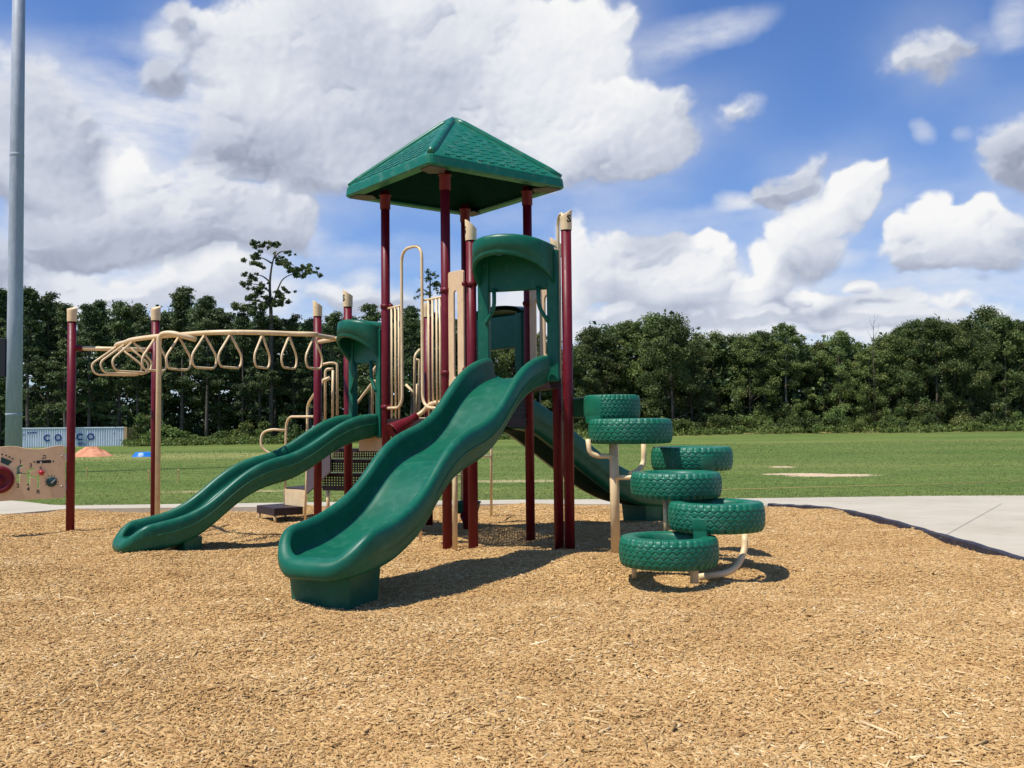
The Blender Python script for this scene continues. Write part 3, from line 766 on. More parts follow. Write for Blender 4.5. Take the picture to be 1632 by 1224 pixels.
# --- activity panel at the far left
ap = empty('activity_panel', V3(p11, .5)+Vector((-.6, -.35, 0)), root)
pr_ = at(103.5, 750, 14.85); e1 = Vector((-.86, -.42, 0)).normalized(); nA = Vector((0, 0, 1)).cross(e1); nA = nA if nA.y < 0 else -nA
def pp(px, py, off=0.0): return onpl(px, py, pr_, pr_+e1, off)
def toP(co, o):  # local x right, y up, z outwards
    return o-e1*co.x+Vector((0, 0, co.y))+nA*co.z
def loc2(px, py):
    q = pp(px, py); return ((q-pr_).dot(-e1), q.z)
outl = [loc2(x, y) for x, y in [(103, 712), (104, 790), (100, 793.5), (60, 795), (20, 797), (0, 798.5), (-25, 800), (-48, 800), (-52, 795), (-52, 716), (-30, 719), (-10, 715), (0, 712.5), (12, 711.3), (25, 711.5), (40, 714.5), (55, 716), (70, 715), (85, 711.5), (98, 710.2)]]
hol = []
for poly in ([(26, 745), (31, 740.5), (38, 740), (39, 743.5), (32, 745), (32, 752), (43, 754.5), (43, 750), (49, 746), (55, 745.5), (55, 749), (48.5, 751), (48, 756), (59, 760), (60, 756), (63, 756), (63, 778), (59, 778), (59, 764), (48, 760), (48, 773), (43, 773), (43, 758.5), (32, 755.5), (31.5, 770), (26, 770)],):
    hol.append([loc2(*p) for p in poly])
holed_panel(outl, hol, lambda co: Vector((pr_.x, pr_.y, 0))-e1*co.x+Vector((0, 0, co.y))+nA*co.z, .02, 'sheet', M['tan_panel'], ap)
m = MB()
def disc(m, px, py, r, h0=.012, h1=.016):
    m.lathe(pp(px, py, 0)+nA*h0, [(r, 0), (r, h1-h0), (0.0001, h1-h0)], 16, nA)
def ptxt(m, s_, px, py, size):
    o = pp(px, py)
    vs, fs = text_mesh(s_, size, .001, lambda co: o-e1*co.x+Vector((0, 0, co.y))+nA*(.0135+co.z), .002)
    m.add(vs, fs)
for s_, x, y in (('1', 32.5, 736), ('2', 28.5, 774), ('3', 49, 742), ('4', 45, 779.5), ('5', 65, 747), ('R', 61, 784)): ptxt(m, s_, x, y, .085)
for x, y in ((3.5, 724), (9.5, 725.5), (15, 728), (20, 731), (54.5, 736), (85, 735), (44.5, 772)): disc(m, x, y, .013)
for k in range(9):
    a = R(-25+k*230/8); disc(m, 82+10.5*math.cos(a), 768-10.5*math.sin(a), .007)
def bar4(m, pts, th=.003):
    m.prism([pp(*p)+nA*.0115 for p in pts], nA*th)
bar4(m, [(58, 734), (81.5, 732.8), (81.5, 737.8), (58, 738.6)])
# musical note
disc(m, 68.3, 730.5, .011); disc(m, 71.8, 730, .011)
bar4(m, [(68.6, 725.5), (69.3, 725.5), (69.3, 730.5), (68.6, 730.5)]); bar4(m, [(72.3, 725.5), (73, 725.5), (73, 730), (72.3, 730)]); bar4(m, [(68.6, 725.2), (73, 725.2), (73, 726.6), (68.6, 726.6)])
build_each(m, 'panel_marking', M['mark'], ap)
m = MB(); bar4(m, [(2, 728), (8, 730.5), (20, 735), (13, 742), (6, 739), (1, 737)]); m.build('gauge', M['mark_green'], ap); m = MB(); m.lathe(pp(82, 768)+nA*.011, [(.075, 0), (.075, .02), (.068, .026), (.0001, .026)], 24, nA); m.build('dial', M['mark_green'], ap)
m = MB(); m.prism([pp(81, 769)+nA*.038, pp(87.5, 763.2)+nA*.038, pp(88.5, 764.6)+nA*.038, pp(82, 770.4)+nA*.038], nA*.006); m.build('pointer', M['white'], ap); m = MB(); bar4(m, [(64, 735.5), (66.5, 735.3), (66.5, 738.3), (64, 738.5)], .012); m.build('slider', M['white'], ap)
m = MB()
for k in range(5):
    a = R(90+72*k); m.sphere(pp(66, 753)+nA*.045-e1*math.cos(a)*.028+Vector((0, 0, math.sin(a)*.028)), .018, 10, 6)
m.lathe(pp(66, 753)+nA*.0, [(.012, 0), (.012, .04), (.03, .045), (.03, .065), (.0001, .068)], 16, nA); m.build('knob', M['red'], ap)
m = MB(); wc = pp(-1.5, 764.5)
m.lathe(wc+nA*.01, [(.205, 0), (.205, .03), (.19, .07), (.165, .085), (.14, .075), (.115, .05), (.07, .045), (.05, .07), (.0001, .075)], 36, nA); m.build('wheel', M['maroon'], ap)
m = MB()
for y in (727.5, 775.5): m.box(pp(107, y)+nA*-.01, (.05, .03, .10), e1)
build_each(m, 'hinge', M['white'], ap)
m = MB()
for y in (727, 775): m.sphere(pp(98.5, y)+nA*.014, .017, 10, 6)
build_each(m, 'bolt', M['steel'], ap)

# --- tires
def tire_mesh(Ro, Hh, flat=None):
    """lathe about z with wavy tread; flat=(a0,a1) smooth sector"""
    SEG = 384; prof = []
    inner = [(Ro*.60, Hh*.12), (Ro*.57, Hh*.02), (Ro*.62, -.0)]
    rows = []
    # from inner bottom up the inside, over the top sidewall, down the tread, under
    rows += [(Ro*.66, -Hh*.36, 0), (Ro*.60, -Hh*.25, 0), (Ro*.585, 0, 0), (Ro*.60, Hh*.25, 0), (Ro*.62, Hh*.40, 0), (Ro*.66, Hh*.475, 0), (Ro*.74, Hh*.50, 0), (Ro*.84, Hh*.495, 0), (Ro*.895, Hh*.48, 0)]
    NT = 44
    for i in range(NT+1):
        z = 1-2*i/NT; rows.append((Ro*(1-.035*z*z-.03*z**6), Hh*.475*z, 1))
    rows += [(Ro*.895, -Hh*.48, 0), (Ro*.80, -Hh*.495, 0), (Ro*.70, -Hh*.47, 0)]
    vs = np.zeros((len(rows)*SEG, 3)); th = np.arange(SEG)*2*math.pi/SEG
    NL = 38
    for i, (r, z, t) in enumerate(rows):
        rr = np.full(SEG, r)
        if t:
            zn = z/(Hh*.475); ph = th*NL/(2*math.pi)
            tri = np.abs((ph % 1)-.5)*2                      # 0..1
            dep = np.zeros(SEG)
            if zn > .70: dep = np.where(((ph) % 1) > .66, .016, 0.0)
            elif zn < -.70: dep = np.where(((ph+.5) % 1) > .60, .020, 0.0)
            else:
                for z0, am, sh in ((-.50, .10, 0), (-.16, .10, .5), (.18, .10, 0), (.50, .08, .5)):
                    t2 = np.clip((np.abs(((ph+sh) % 1)-.5)-.25)*5, -1, 1)*am
                    dd = np.abs(zn-z0-t2); dep = np.maximum(dep, np.where(dd < .045, .0075, 0.0))
            if flat:
                a = (th-flat[0]) % (2*math.pi); inside = a < ((flat[1]-flat[0]) % (2*math.pi))
                dep = np.where(inside & ((zn < flat[2]) if len(flat) > 2 else True), -.004, dep)
            rr = rr-dep
        vs[i*SEG:(i+1)*SEG, 0] = rr*np.cos(th); vs[i*SEG:(i+1)*SEG, 1] = rr*np.sin(th); vs[i*SEG:(i+1)*SEG, 2] = z
    n = len(rows); F = []
    k = np.arange(SEG); k2 = (k+1) % SEG
    for i in range(n):
        j = (i+1) % n; F.append(np.stack([i*SEG+k, i*SEG+k2, j*SEG+k2, j*SEG+k], 1)[:, ::-1])
    me = quads_mesh('tire', vs, np.concatenate(F)); return me
tcl = empty('tire_climber', (1.7, 10.9, 0), root)
tag(tcl, 'spiral of stacked green tires on tan tubes')
TIRES = [  # centre x, y, bottom z, top z, radius, smooth sector (deg) and the height it reaches
    (1.565, 9.83, .16, .46, .50, (-24, 8, 2)), (2.125, 10.17, .47, .775, .50, (229, 248, .05)), (1.80, 10.72, .775, 1.06, .50, (40, 60, 2)),
    (2.17, 11.75, 1.02, 1.31, .49, (272, 291, .4)), (1.40, 11.50, 1.355, 1.655, .50, (120, 140, 2)), (1.235, 12.0, 1.64, 1.95, .355, (196, 243, 2))]
for i, (x, y, z0, z1_, r_, fl) in enumerate(TIRES):
    me = tire_mesh(r_, z1_-z0, (R(fl[0]), R(fl[1]), fl[2]))
    me.transform(Matrix.Translation((x, y, (z0+z1_)/2)))
    o = link('tire', me, M['tyre_green'], tcl)
    md_ = o.data; md_.polygons.foreach_set('use_smooth', [True]*len(md_.polygons))
def sector(cx, cy, r0, r1, a0, a1, z0, z1_, name='connector'):
    m = MB(); N = 14; vs = []
    for i in range(N+1):
        a = R(a0+(a1-a0)*i/N); c, s_ = math.cos(a), math.sin(a)
        vs += [Vector((cx+r0*c, cy+r0*s_, z0)), Vector((cx+r1*c, cy+r1*s_, z0)), Vector((cx+r1*c, cy+r1*s_, z1_)), Vector((cx+r0*c, cy+r0*s_, z1_))]
    fs = [(i*4+k, i*4+(k+1) % 4, (i+1)*4+(k+1) % 4, (i+1)*4+k) for i in range(N) for k in range(4)]+[(3, 2, 1, 0), (N*4, N*4+1, N*4+2, N*4+3)]
    m.add(vs, fs); o = m.build(name, M['tyre_green'], tcl); bevel(o, .008, 2); return o
sector(2.125, 10.17, .40, .49, 230, 247, .40, .60)
sector(2.17, 11.75, .40, .48, 273, 290, .98, 1.16)
sector(1.235, 12.0, .27, .352, 197, 242, 1.60, 1.90)
m = MB(); m.box((1.00, 12.42, 1.80), (.34, .40, .26), (.9, .35, 0)); o = m.build('connector', M['green'], tcl); bevel(o, .02, 2)
def TT(pts, r=.028, rad=.12, D=11.5): return T(pts, r=r, D=D, rad=rad, name='support_tube', par=tcl)
T([(981.5, 888, 11.42), (978, 700, 11.42)], r=.055, par=tcl, name='support_tube')
TT([(937, 700, 11.4), (940, 722, 11.4), (952, 727, 11.4), (976, 727, 11.4)], r=.030)
TT([(1026, 700, 11.4), (1026, 738, 11.4), (1018, 750, 11.3), (1005, 756, 11.2)], r=.032)
TT([(978, 761, 11.42), (1012, 761, 11.1)], r=.028)
TT([(1060, 790, 10.5), (1062, 850, 10.4)], r=.028)
TT([(1110, 798, 10.7), (1110, 815, 10.7)], r=.028)
TT([(1187, 850, 10.1), (1187, 878, 10.05), (1170, 912, 9.85), (1112, 920, 9.75)], r=.034, rad=.16)
TT([(1010.5, 895, 9.95), (1011, 921, 9.95)], r=.026)
TT([(1106.5, 895, 9.62), (1106.5, 930, 9.58)], r=.042)

# ------------------------------------------------------------------ terrain and setting
def zt(x, y):
    k = np.clip((y-30)/80.0, 0, 1); k = k*k*(3-2*k)
    zz = k*np.clip(.0085*x, -.55, .25)
    far = np.clip((y-84)/18.0, 0, 1)
    return zz + np.where(x > -8, .12*far*np.clip((x+8)/20, 0, 1), 0)
def sheet(name, x0, x1, ys, nx, z, mat, bump=None):
    xs = np.linspace(x0, x1, nx); ny = len(ys); X, Y = np.meshgrid(xs, ys)
    Z = zt(X, Y)+z
    if bump is not None: Z = Z+bump(X, Y)
    V = np.stack([X.ravel(), Y.ravel(), Z.ravel()], 1)
    i = np.arange(nx-1); j = np.arange(ny-1); I, J = np.meshgrid(i, j); a = (J*nx+I).ravel()
    F = np.stack([a, a+1, a+nx+1, a+nx], 1)
    me = quads_mesh(name, V, F); me.polygons.foreach_set('use_smooth', [True]*len(me.polygons))
    o = link(name, me, mat, None, (0, 0, 0)); tag(o, kind='structure'); return o
# grass material
def grass_mat():
    m, nt, b = newmat('grass_field'); L = nt.links
    tc = nd(nt, 'ShaderNodeTexCoord')
    def noise(sc, det=6, ro=.6, scale=(1, 1, 1)):
        mp = nd(nt, 'ShaderNodeMapping'); mp.inputs['Scale'].default_value = scale; L.new(tc.outputs['Object'], mp.inputs[0])
        n = nd(nt, 'ShaderNodeTexNoise'); n.inputs['Scale'].default_value = sc; n.inputs['Detail'].default_value = det; n.inputs['Roughness'].default_value = ro
        L.new(mp.outputs[0], n.inputs['Vector']); return n.outputs['Fac']
    big = ramp(nt, noise(.05, 5, .65, (.6, 1.6, 1)), [(.32, (.078, .128, .028)), (.5, (.118, .165, .042)), (.68, (.175, .195, .060))])
    fine = ramp(nt, noise(3.0, 10, .8), [(.30, (.55, .55, .5)), (.5, (1, 1, 1)), (.72, (1.5, 1.4, 1.15))])
    mx = nd(nt, 'ShaderNodeMixRGB', blend_type='MULTIPLY'); mx.inputs[0].default_value = 1; L.new(big, mx.inputs[1]); L.new(fine, mx.inputs[2])
    med = ramp(nt, noise(.5, 8, .75, (.5, 1.5, 1)), [(.32, (.78, .82, .8)), (.66, (1.2, 1.15, 1.0))])
    mx2 = nd(nt, 'ShaderNodeMixRGB', blend_type='MULTIPLY'); mx2.inputs[0].default_value = 1; L.new(mx.outputs[0], mx2.inputs[1]); L.new(med, mx2.inputs[2])
    # bare soil patches with their own outline
    sx = nd(nt, 'ShaderNodeSeparateXYZ'); L.new(tc.outputs['Object'], sx.inputs[0])
    n1 = noise(3.6, 9, .78)
    last = mx2.outputs[0]
    def patch(cx, cy, rx, ry, colr, soft, last, nz=3.4):
        cmb = nd(nt, 'ShaderNodeMapping', vector_type='TEXTURE'); cmb.inputs['Location'].default_value = (cx, cy, 0); cmb.inputs['Scale'].default_value = (rx, ry, 1e6)
        L.new(tc.outputs['Object'], cmb.inputs[0]); ln = nd(nt, 'ShaderNodeVectorMath', operation='LENGTH'); L.new(cmb.outputs[0], ln.inputs[0])
        m1 = nd(nt, 'ShaderNodeMath', operation='MULTIPLY_ADD'); m1.inputs[1].default_value = nz; L.new(n1, m1.inputs[0]); L.new(ln.outputs['Value'], m1.inputs[2])
        mr = nd(nt, 'ShaderNodeMapRange', interpolation_type='SMOOTHSTEP'); mr.inputs['From Min'].default_value = 1+nz*.5+soft; mr.inputs['From Max'].default_value = 1+nz*.5-soft
        L.new(m1.outputs[0], mr.inputs['Value'])
        mm = nd(nt, 'ShaderNodeMixRGB'); L.new(mr.outputs[0], mm.inputs[0]); L.new(last, mm.inputs[1]); mm.inputs[2].default_value = (*colr, 1); return mm.outputs[0]
    for px, py, rx, ry, c, so in PATCHES:
        g = gnd(px, py); last = patch(g.x, g.y, rx, ry, c, so, last)
    L.new(last, b.inputs['Base Color']); b.inputs['Roughness'].default_value = .9; b.inputs['Specular IOR Level'].default_value = .1
    bp = nd(nt, 'ShaderNodeBump'); bp.inputs['Strength'].default_value = .5; bp.inputs['Distance'].default_value = .06
    L.new(noise(2.2, 9, .8), bp.inputs['Height']); L.new(bp.outputs[0], b.inputs['Normal'])
    return m
sand = (.56, .42, .27); dry = (.22, .19, .075)
PATCHES = [(1325, 756, 1.25, .75, sand, .10), (1268, 754, .95, .5, sand, .12), (1246, 743, .45, .5, sand, .2), (370, 781, 1.6, .45, (.34, .29, .13), .4), (830, 765, 2.0, .6, (.36, .31, .15), .4), (60, 806, 2.2, .55, (.36, .30, .20), .35), (1480, 790, 3, .35, (.4, .34, .22), .4),
           (1500, 692, 22, 7, (.24, .20, .075), 1.2), (1280, 693, 20, 8, (.25, .20, .08), 1.2), (1080, 695, 12, 6, (.24, .20, .08), 1.2), (250, 725, 14, 6, (.24, .25, .08), .5), (500, 722, 9, 5, (.25, .255, .08), .5)]
gm = grass_mat()
sheet('grass_field', -400, 400, np.concatenate([[-60, 0, 18.6, 19.4], np.arange(20.0, 150, 2.5), np.arange(150, 900, 25)]), 161, -.03, gm, lambda X, Y: np.where(Y < 19, -.25, 0.0))
# wood chip bed
def chip_mat():
    m, nt, b = newmat('wood_chip_bed'); L = nt.links
    tc = nd(nt, 'ShaderNodeTexCoord')
    v = nd(nt, 'ShaderNodeTexVoronoi'); v.inputs['Scale'].default_value = 42
    n0 = nd(nt, 'ShaderNodeTexNoise'); n0.inputs['Scale'].default_value = 12; n0.inputs['Detail'].default_value = 4; L.new(tc.outputs['Object'], n0.inputs['Vector'])
    mv = nd(nt, 'ShaderNodeVectorMath', operation='MULTIPLY_ADD'); mv.inputs[1].default_value = (.12, .12, .12); L.new(n0.outputs['Color'], mv.inputs[0]); L.new(tc.outputs['Object'], mv.inputs[2])
    L.new(mv.outputs[0], v.inputs['Vector'])
    sc = nd(nt, 'ShaderNodeSeparateColor'); L.new(v.outputs['Color'], sc.inputs[0])
    c1 = ramp(nt, sc.outputs[0], [(0, (.36, .22, .088)), (.3, (.46, .285, .118)), (.7, (.55, .35, .145)), (1, (.66, .46, .21))])
    n = nd(nt, 'ShaderNodeTexNoise'); n.inputs['Scale'].default_value = .7; n.inputs['Detail'].default_value = 7; n.inputs['Roughness'].default_value = .7; L.new(tc.outputs['Object'], n.inputs['Vector'])
    c2 = ramp(nt, n.outputs['Fac'], [(.3, (.82, .80, .76)), (.7, (1.12, 1.1, 1.08))])
    mx = nd(nt, 'ShaderNodeMixRGB', blend_type='MULTIPLY'); mx.inputs[0].default_value = 1; L.new(c1, mx.inputs[1]); L.new(c2, mx.inputs[2])
    L.new(mx.outputs[0], b.inputs['Base Color']); b.inputs['Roughness'].default_value = .9; b.inputs['Specular IOR Level'].default_value = .1
    bp = nd(nt, 'ShaderNodeBump'); bp.inputs['Strength'].default_value = .6; bp.inputs['Distance'].default_value = .012
    L.new(v.outputs['Distance'], bp.inputs['Height']); L.new(bp.outputs[0], b.inputs['Normal']); return m
rl2 = np.random.default_rng(3)
WV = [(rl2.uniform(.4, 3.2), rl2.uniform(0, 6.28), rl2.uniform(0, 6.28)) for _ in range(26)]
def undul(X, Y):
    Z = np.zeros_like(X)
    for f, a, p in WV: Z += .010/(f**.75)*np.sin(f*2.2*(X*math.cos(a)+Y*math.sin(a))+p)
    return Z
# kerb line on the ground
BORD = [gnd(1225, 808), gnd(1262, 810), gnd(1300, 812), gnd(1350, 819), gnd(1400, 830), gnd(1450, 844), gnd(1500, 859), gnd(1560, 876), gnd(1632, 898), Vector((5.9, 9.0, 0)), Vector((5.9, 2, 0)), Vector((5.9, -4, 0))]
BACK = [gnd(0, 822), gnd(110, 812.5), gnd(400, 809.5), gnd(820, 804.5), gnd(1100, 806)]
edge = [Vector((-30, 18.0, 0))]+BACK+BORD
chipz = -.02
def poly_sheet(name, pts, z, mat, h=None, kind='structure'):
    m = MB()
    if h: m.prism([Vector((p.x, p.y, z-h)) for p in pts], (0, 0, h))
    else: m.add([Vector((p.x, p.y, z)) for p in pts], [list(range(len(pts)))])
    o = m.build(name, mat, None, (0, 0, 0)); tag(o, kind=kind); return o
# chips: fine grid clipped to the bed outline
def inside(X, Y, poly):
    c = np.zeros(X.shape, bool); n = len(poly)
    for i in range(n):
        a, b_ = poly[i], poly[(i+1) % n]
        cond = ((a.y > Y) != (b_.y > Y)); 
        with np.errstate(divide='ignore', invalid='ignore'): xx = (b_.x-a.x)*(Y-a.y)/(b_.y-a.y+1e-12)+a.x
        c ^= cond & (X < xx)
    return c
bedpoly = [Vector((-30, -6, 0))]+edge[:]+[Vector((5.9, -6, 0))]
HEAPS = [(-.9, 8.3, .35, .03), (1.0, 11.5, .5, .04), (1.3, 11.4, .4, .03), (-4.3, 12.0, .5, .04), (1.7, 9.4, .4, -.03), (-.3, 12.2, .4, .03), (0.1, 7.0, 1.2, .03), (-2.4, 9.6, .9, .03),
         (-2.05, 7.95, .40, -.055), (-2.3, 7.35, .55, .035), (-1.2, 7.7, .35, .025), (-5.35, 11.6, .4, -.045), (-5.9, 11.2, .5, .03), (-5.2, 12.6, .35, .025), (2.9, 8.2, .8, .025), (-3.6, 6.2, .9, .03), (3.8, 6.5, 1.0, .03), (1.1, 5.6, .6, -.025)]
HEAPS += [(q.x+.02, q.y-.02, .14, .035) for q in (pA, pB, p1, p2, p4, p9, p11, pK)]
xs = np.linspace(-30, 8, 381); ys = np.linspace(-6, 20, 261); X, Y = np.meshgrid(xs, ys)
Z = undul(X, Y)-.005
for (hx, hy, hr, hh) in HEAPS:
    Z += hh*np.exp(-((X-hx)**2+(Y-hy)**2)/(hr*hr))
V = np.stack([X.ravel(), Y.ravel(), Z.ravel()], 1); a = (np.arange(260)[:, None]*381+np.arange(380)[None, :]).ravel()
cx = (X[:-1, :-1]+X[1:, 1:])/2; cy = (Y[:-1, :-1]+Y[1:, 1:])/2
ok = (inside(cx, cy, bedpoly) | inside(cx-.1, cy, bedpoly) | inside(cx, cy-.12, bedpoly)).ravel()
a = a[ok]; F = np.stack([a, a+1, a+382, a+381], 1)
used, inv = np.unique(F, return_inverse=True); V = V[used]; F = inv.reshape(F.shape)
me = quads_mesh('wood_chip_bed', V, F); me.polygons.foreach_set('use_smooth', [True]*len(me.polygons))
tag(link('wood_chip_bed', me, chip_mat(), None, (0, 0, 0)), kind='structure')
def bedz(x, y):
    z = undul(x, y)-.005
    for (hx, hy, hr, hh) in HEAPS:
        z = z+hh*np.exp(-((x-hx)**2+(y-hy)**2)/(hr*hr))
    return z
def chips(n):
    # denser near the viewer
    y = 3.6+(19.6-3.6)*rng.random(n*2)**1.25; x = (rng.random(n*2)-.5)*2*(y*.56+.8)
    k = inside(x, y, bedpoly) | (inside(x-.25*rng.random(len(x))**2, y-.2*rng.random(len(x))**2, bedpoly) & (rng.random(len(x)) < .25)); x, y = x[k][:n], y[k][:n]; n = len(x)
    z = bedz(x, y)
    Lh = rng.gamma(2.2, .0054, n)+.006; Wd = rng.uniform(.0022, .0078, n); Th = rng.uniform(.001, .004, n)
    big = rng.random(n) < .02; Lh[big] *= 1.9; Wd[big] *= 1.9
    yaw = rng.uniform(0, 2*math.pi, n); pit = rng.normal(0, .15, n); rol = rng.normal(0, .28, n)
    ax = np.stack([np.cos(yaw)*np.cos(pit), np.sin(yaw)*np.cos(pit), np.sin(pit)], 1)
    sd = np.stack([-np.sin(yaw), np.cos(yaw), np.zeros(n)], 1)
    up = np.cross(ax, sd); s2 = sd*np.cos(rol)[:, None]+up*np.sin(rol)[:, None]; u2 = np.cross(ax, s2)
    c = np.stack([x, y, z+rng.uniform(-.002, .008, n)+np.abs(np.sin(pit))*Lh*.7], 1)
    V = np.zeros((n, 8, 3)); q = 0
    for i in (-1, 1):
        for j, wt in ((-1, 1), (1, 1)):
            for k_ in (-1, 1):
                tp = np.where(i == 1, rng.uniform(.2, 1, n), rng.uniform(.5, 1, n))
                V[:, q] = c+ax*(i*Lh)[:, None]+s2*(j*Wd*tp)[:, None]+u2*(k_*Th)[:, None]; q += 1
    base = (np.arange(n)*8)[:, None, None]
    Fq = np.array([(0, 1, 3, 2), (4, 6, 7, 5), (0, 4, 5, 1), (2, 3, 7, 6), (1, 5, 7, 3)])[None]
    F = (base+Fq).reshape(-1, 4); rnd = np.repeat(rng.beta(2.2, 2.2, n), 8)
    return quads_mesh('wood_chips', V.reshape(-1, 3), F, rnd)
o = link('wood_chips', chips(400000), M['chip'], None, (0, 0, 0)); tag(o, 'loose pale wood chips strewn over the play area bed', 'wood chips', kind='stuff')
# concrete
def conc_mat():
    m, nt, b = newmat('concrete'); L = nt.links; tc = nd(nt, 'ShaderNodeTexCoord')
    n = nd(nt, 'ShaderNodeTexNoise'); n.inputs['Scale'].default_value = .6; n.inputs['Detail'].default_value = 9; n.inputs['Roughness'].default_value = .7; L.new(tc.outputs['Object'], n.inputs['Vector'])
    c = ramp(nt, n.outputs['Fac'], [(.3, (.40, .355, .265)), (.5, (.46, .41, .315)), (.7, (.52, .465, .365))])
    mp = nd(nt, 'ShaderNodeMapping'); mp.inputs['Scale'].default_value = (1, 14, 1); L.new(tc.outputs['Object'], mp.inputs[0])
    n2 = nd(nt, 'ShaderNodeTexNoise'); n2.inputs['Scale'].default_value = 1.5; n2.inputs['Detail'].default_value = 5; L.new(mp.outputs[0], n2.inputs['Vector'])
    c2 = ramp(nt, n2.outputs['Fac'], [(.3, (.93, .93, .92)), (.7, (1.04, 1.04, 1.04))])
    mx = nd(nt, 'ShaderNodeMixRGB', blend_type='MULTIPLY'); mx.inputs[0].default_value = 1; L.new(c, mx.inputs[1]); L.new(c2, mx.inputs[2])
    n5 = nd(nt, 'ShaderNodeTexNoise'); n5.inputs['Scale'].default_value = 2.3; n5.inputs['Detail'].default_value = 8; n5.inputs['Roughness'].default_value = .7; L.new(tc.outputs['Object'], n5.inputs['Vector'])
    c5 = ramp(nt, n5.outputs['Fac'], [(.30, (.80, .78, .74)), (.42, (1, 1, 1)), (1, (1.03, 1.03, 1.03))])
    mx5 = nd(nt, 'ShaderNodeMixRGB', blend_type='MULTIPLY'); mx5.inputs[0].default_value = 1; L.new(mx.outputs[0], mx5.inputs[1]); L.new(c5, mx5.inputs[2])
    L.new(mx5.outputs[0], b.inputs['Base Color']); b.inputs['Roughness'].default_value = .85; b.inputs['Specular IOR Level'].default_value = .15
    bp = nd(nt, 'ShaderNodeBump'); bp.inputs['Strength'].default_value = .3; bp.inputs['Distance'].default_value = .01
    n3 = nd(nt, 'ShaderNodeTexNoise'); n3.inputs['Scale'].default_value = 25; n3.inputs['Detail'].default_value = 6; L.new(tc.outputs['Object'], n3.inputs['Vector']); L.new(n3.outputs['Fac'], bp.inputs['Height']); L.new(bp.outputs[0], b.inputs['Normal'])
    return m
farE = [Vector((40, 20.2, 0)), gnd(1632, 791.5), gnd(1500, 792), gnd(1380, 793.5), gnd(1180, 796), gnd(820, 798), gnd(400, 803.3), gnd(200, 806), gnd(120, 807.5), gnd(80, 806), gnd(40, 801), gnd(0, 798), Vector((-16, 21.0, 0)), Vector((-30, 21.6, 0))]
cpoly = edge+[Vector((40, -4, 0))]+farE
o = poly_sheet('concrete_path', [p for p in cpoly], .022, conc_mat(), .12)
bm = bmesh.new(); bm.from_mesh(o.data); bmesh.ops.triangulate(bm, faces=[f for f in bm.faces if len(f.verts) > 4]); bm.to_mesh(o.data); bm.free()
m = MB()
for (p, q) in ((gnd(1498, 858, .022), gnd(1596, 803, .022)), (gnd(1207, 797, .022), gnd(1226, 807, .022)), (gnd(560, 800.5, .022), gnd(548, 807.5, .022))):
    d = (q-p).normalized(); n = Vector((-d.y, d.x, 0))*.008; m.add([p-n+Vector((0, 0, .004)), p+n+Vector((0, 0, .004)), q+n+Vector((0, 0, .004)), q-n+Vector((0, 0, .004))], [(0, 3, 2, 1)])
build_each(m, 'joint', M['joint'], o)
# border
bp_ = smoothpath(BORD, 5)
m = MB(); W2 = .042; prev = None; vs = []
for i, p in enumerate(bp_):
    t = (bp_[min(i+1, len(bp_)-1)]-bp_[max(i-1, 0)]).normalized(); n = Vector((-t.y, t.x, 0)); jz = .006*math.sin(i*1.7)
    for (s_, z) in ((-W2, -.1), (-W2, .055), (-W2+.015, .07), (W2-.015, .07), (W2, .055), (W2, -.1)): vs.append(Vector((p.x, p.y, z+jz))+n*s_)
fs = [(i*6+k, i*6+k+1, (i+1)*6+k+1, (i+1)*6+k) for i in range(len(bp_)-1) for k in range(5)]
m.add(vs, fs); b_ = m.build('playground_border', M['border'], None, BORD[4]); tag(b_, 'dark plastic border strip curving between wood chips and concrete', 'border edging')
# ------------------------------------------------------------------ grass blades
def blades(n):
    y = 20.3+50*rng.random(n*2)**1.7; x = (rng.random(n*2)-.5)*2*(y*.57)
    k = ~inside(x, y, cpoly)
    for px, py, rx, ry, c, so in PATCHES[:3]:
        g = gnd(px, py); k &= ((x-g.x)/rx)**2+((y-g.y)/ry)**2 > .8+rng.random(len(x))*.5
    x, y = x[k][:n], y[k][:n]; n = len(x)
    h = rng.uniform(.015, .042, n)*(1+.3*(y-20)/40); w = rng.uniform(.010, .022, n)*(1+(y-20)/25); a = rng.uniform(0, 6.28, n)
    b0 = np.stack([x, y, zt(x, y)-.035], 1); t = np.stack([np.cos(a), np.sin(a), 0*a], 1)
    lean = np.stack([rng.normal(0, .035, n), rng.normal(0, .035, n), h], 1)
    V = np.stack([b0-t*w[:, None]*.5, b0+t*w[:, None]*.5, b0+lean], 1).reshape(-1, 3)
    F = np.arange(3*n).reshape(-1, 3); return quads_mesh('grass_blades', V, F, np.repeat(rng.random(n), 3))
o = link('grass', blades(110000), M['grassblade'], None, (0, 0, 0)); tag(o, 'short mown green grass covering the field', 'grass', kind='stuff')

# ------------------------------------------------------------------ small things in the field
lp = MB(); c = Vector((-18.15, 35.2, 0)); lp.tube([c+Vector((0, 0, z)) for z in (-.2, 6, 12, 25)], [.285, .262, .240, .19], 28)
pole = lp.build('light_pole', M['galv'], None, c); tag(pole, 'tall grey galvanised steel light pole at the left edge', 'light pole')
m = MB(); m.lathe(c+Vector((0, 0, 11.6)), [(.239, 0), (.247, .01), (.247, .12), (.238, .13)], 28); m.lathe(c+Vector((0, 0, 2.1)), [(.282, 0), (.286, .01), (.286, .06), (.28, .07)], 28); build_each(m, 'sleeve_joint', M['galv'], pole)
m = MB(); m.box(c+Vector((-.33, -.12, 4.2)), (.22, .2, 1.4)); bx_ = m.build('control_box', M['mark'], pole); bevel(bx_, .02)
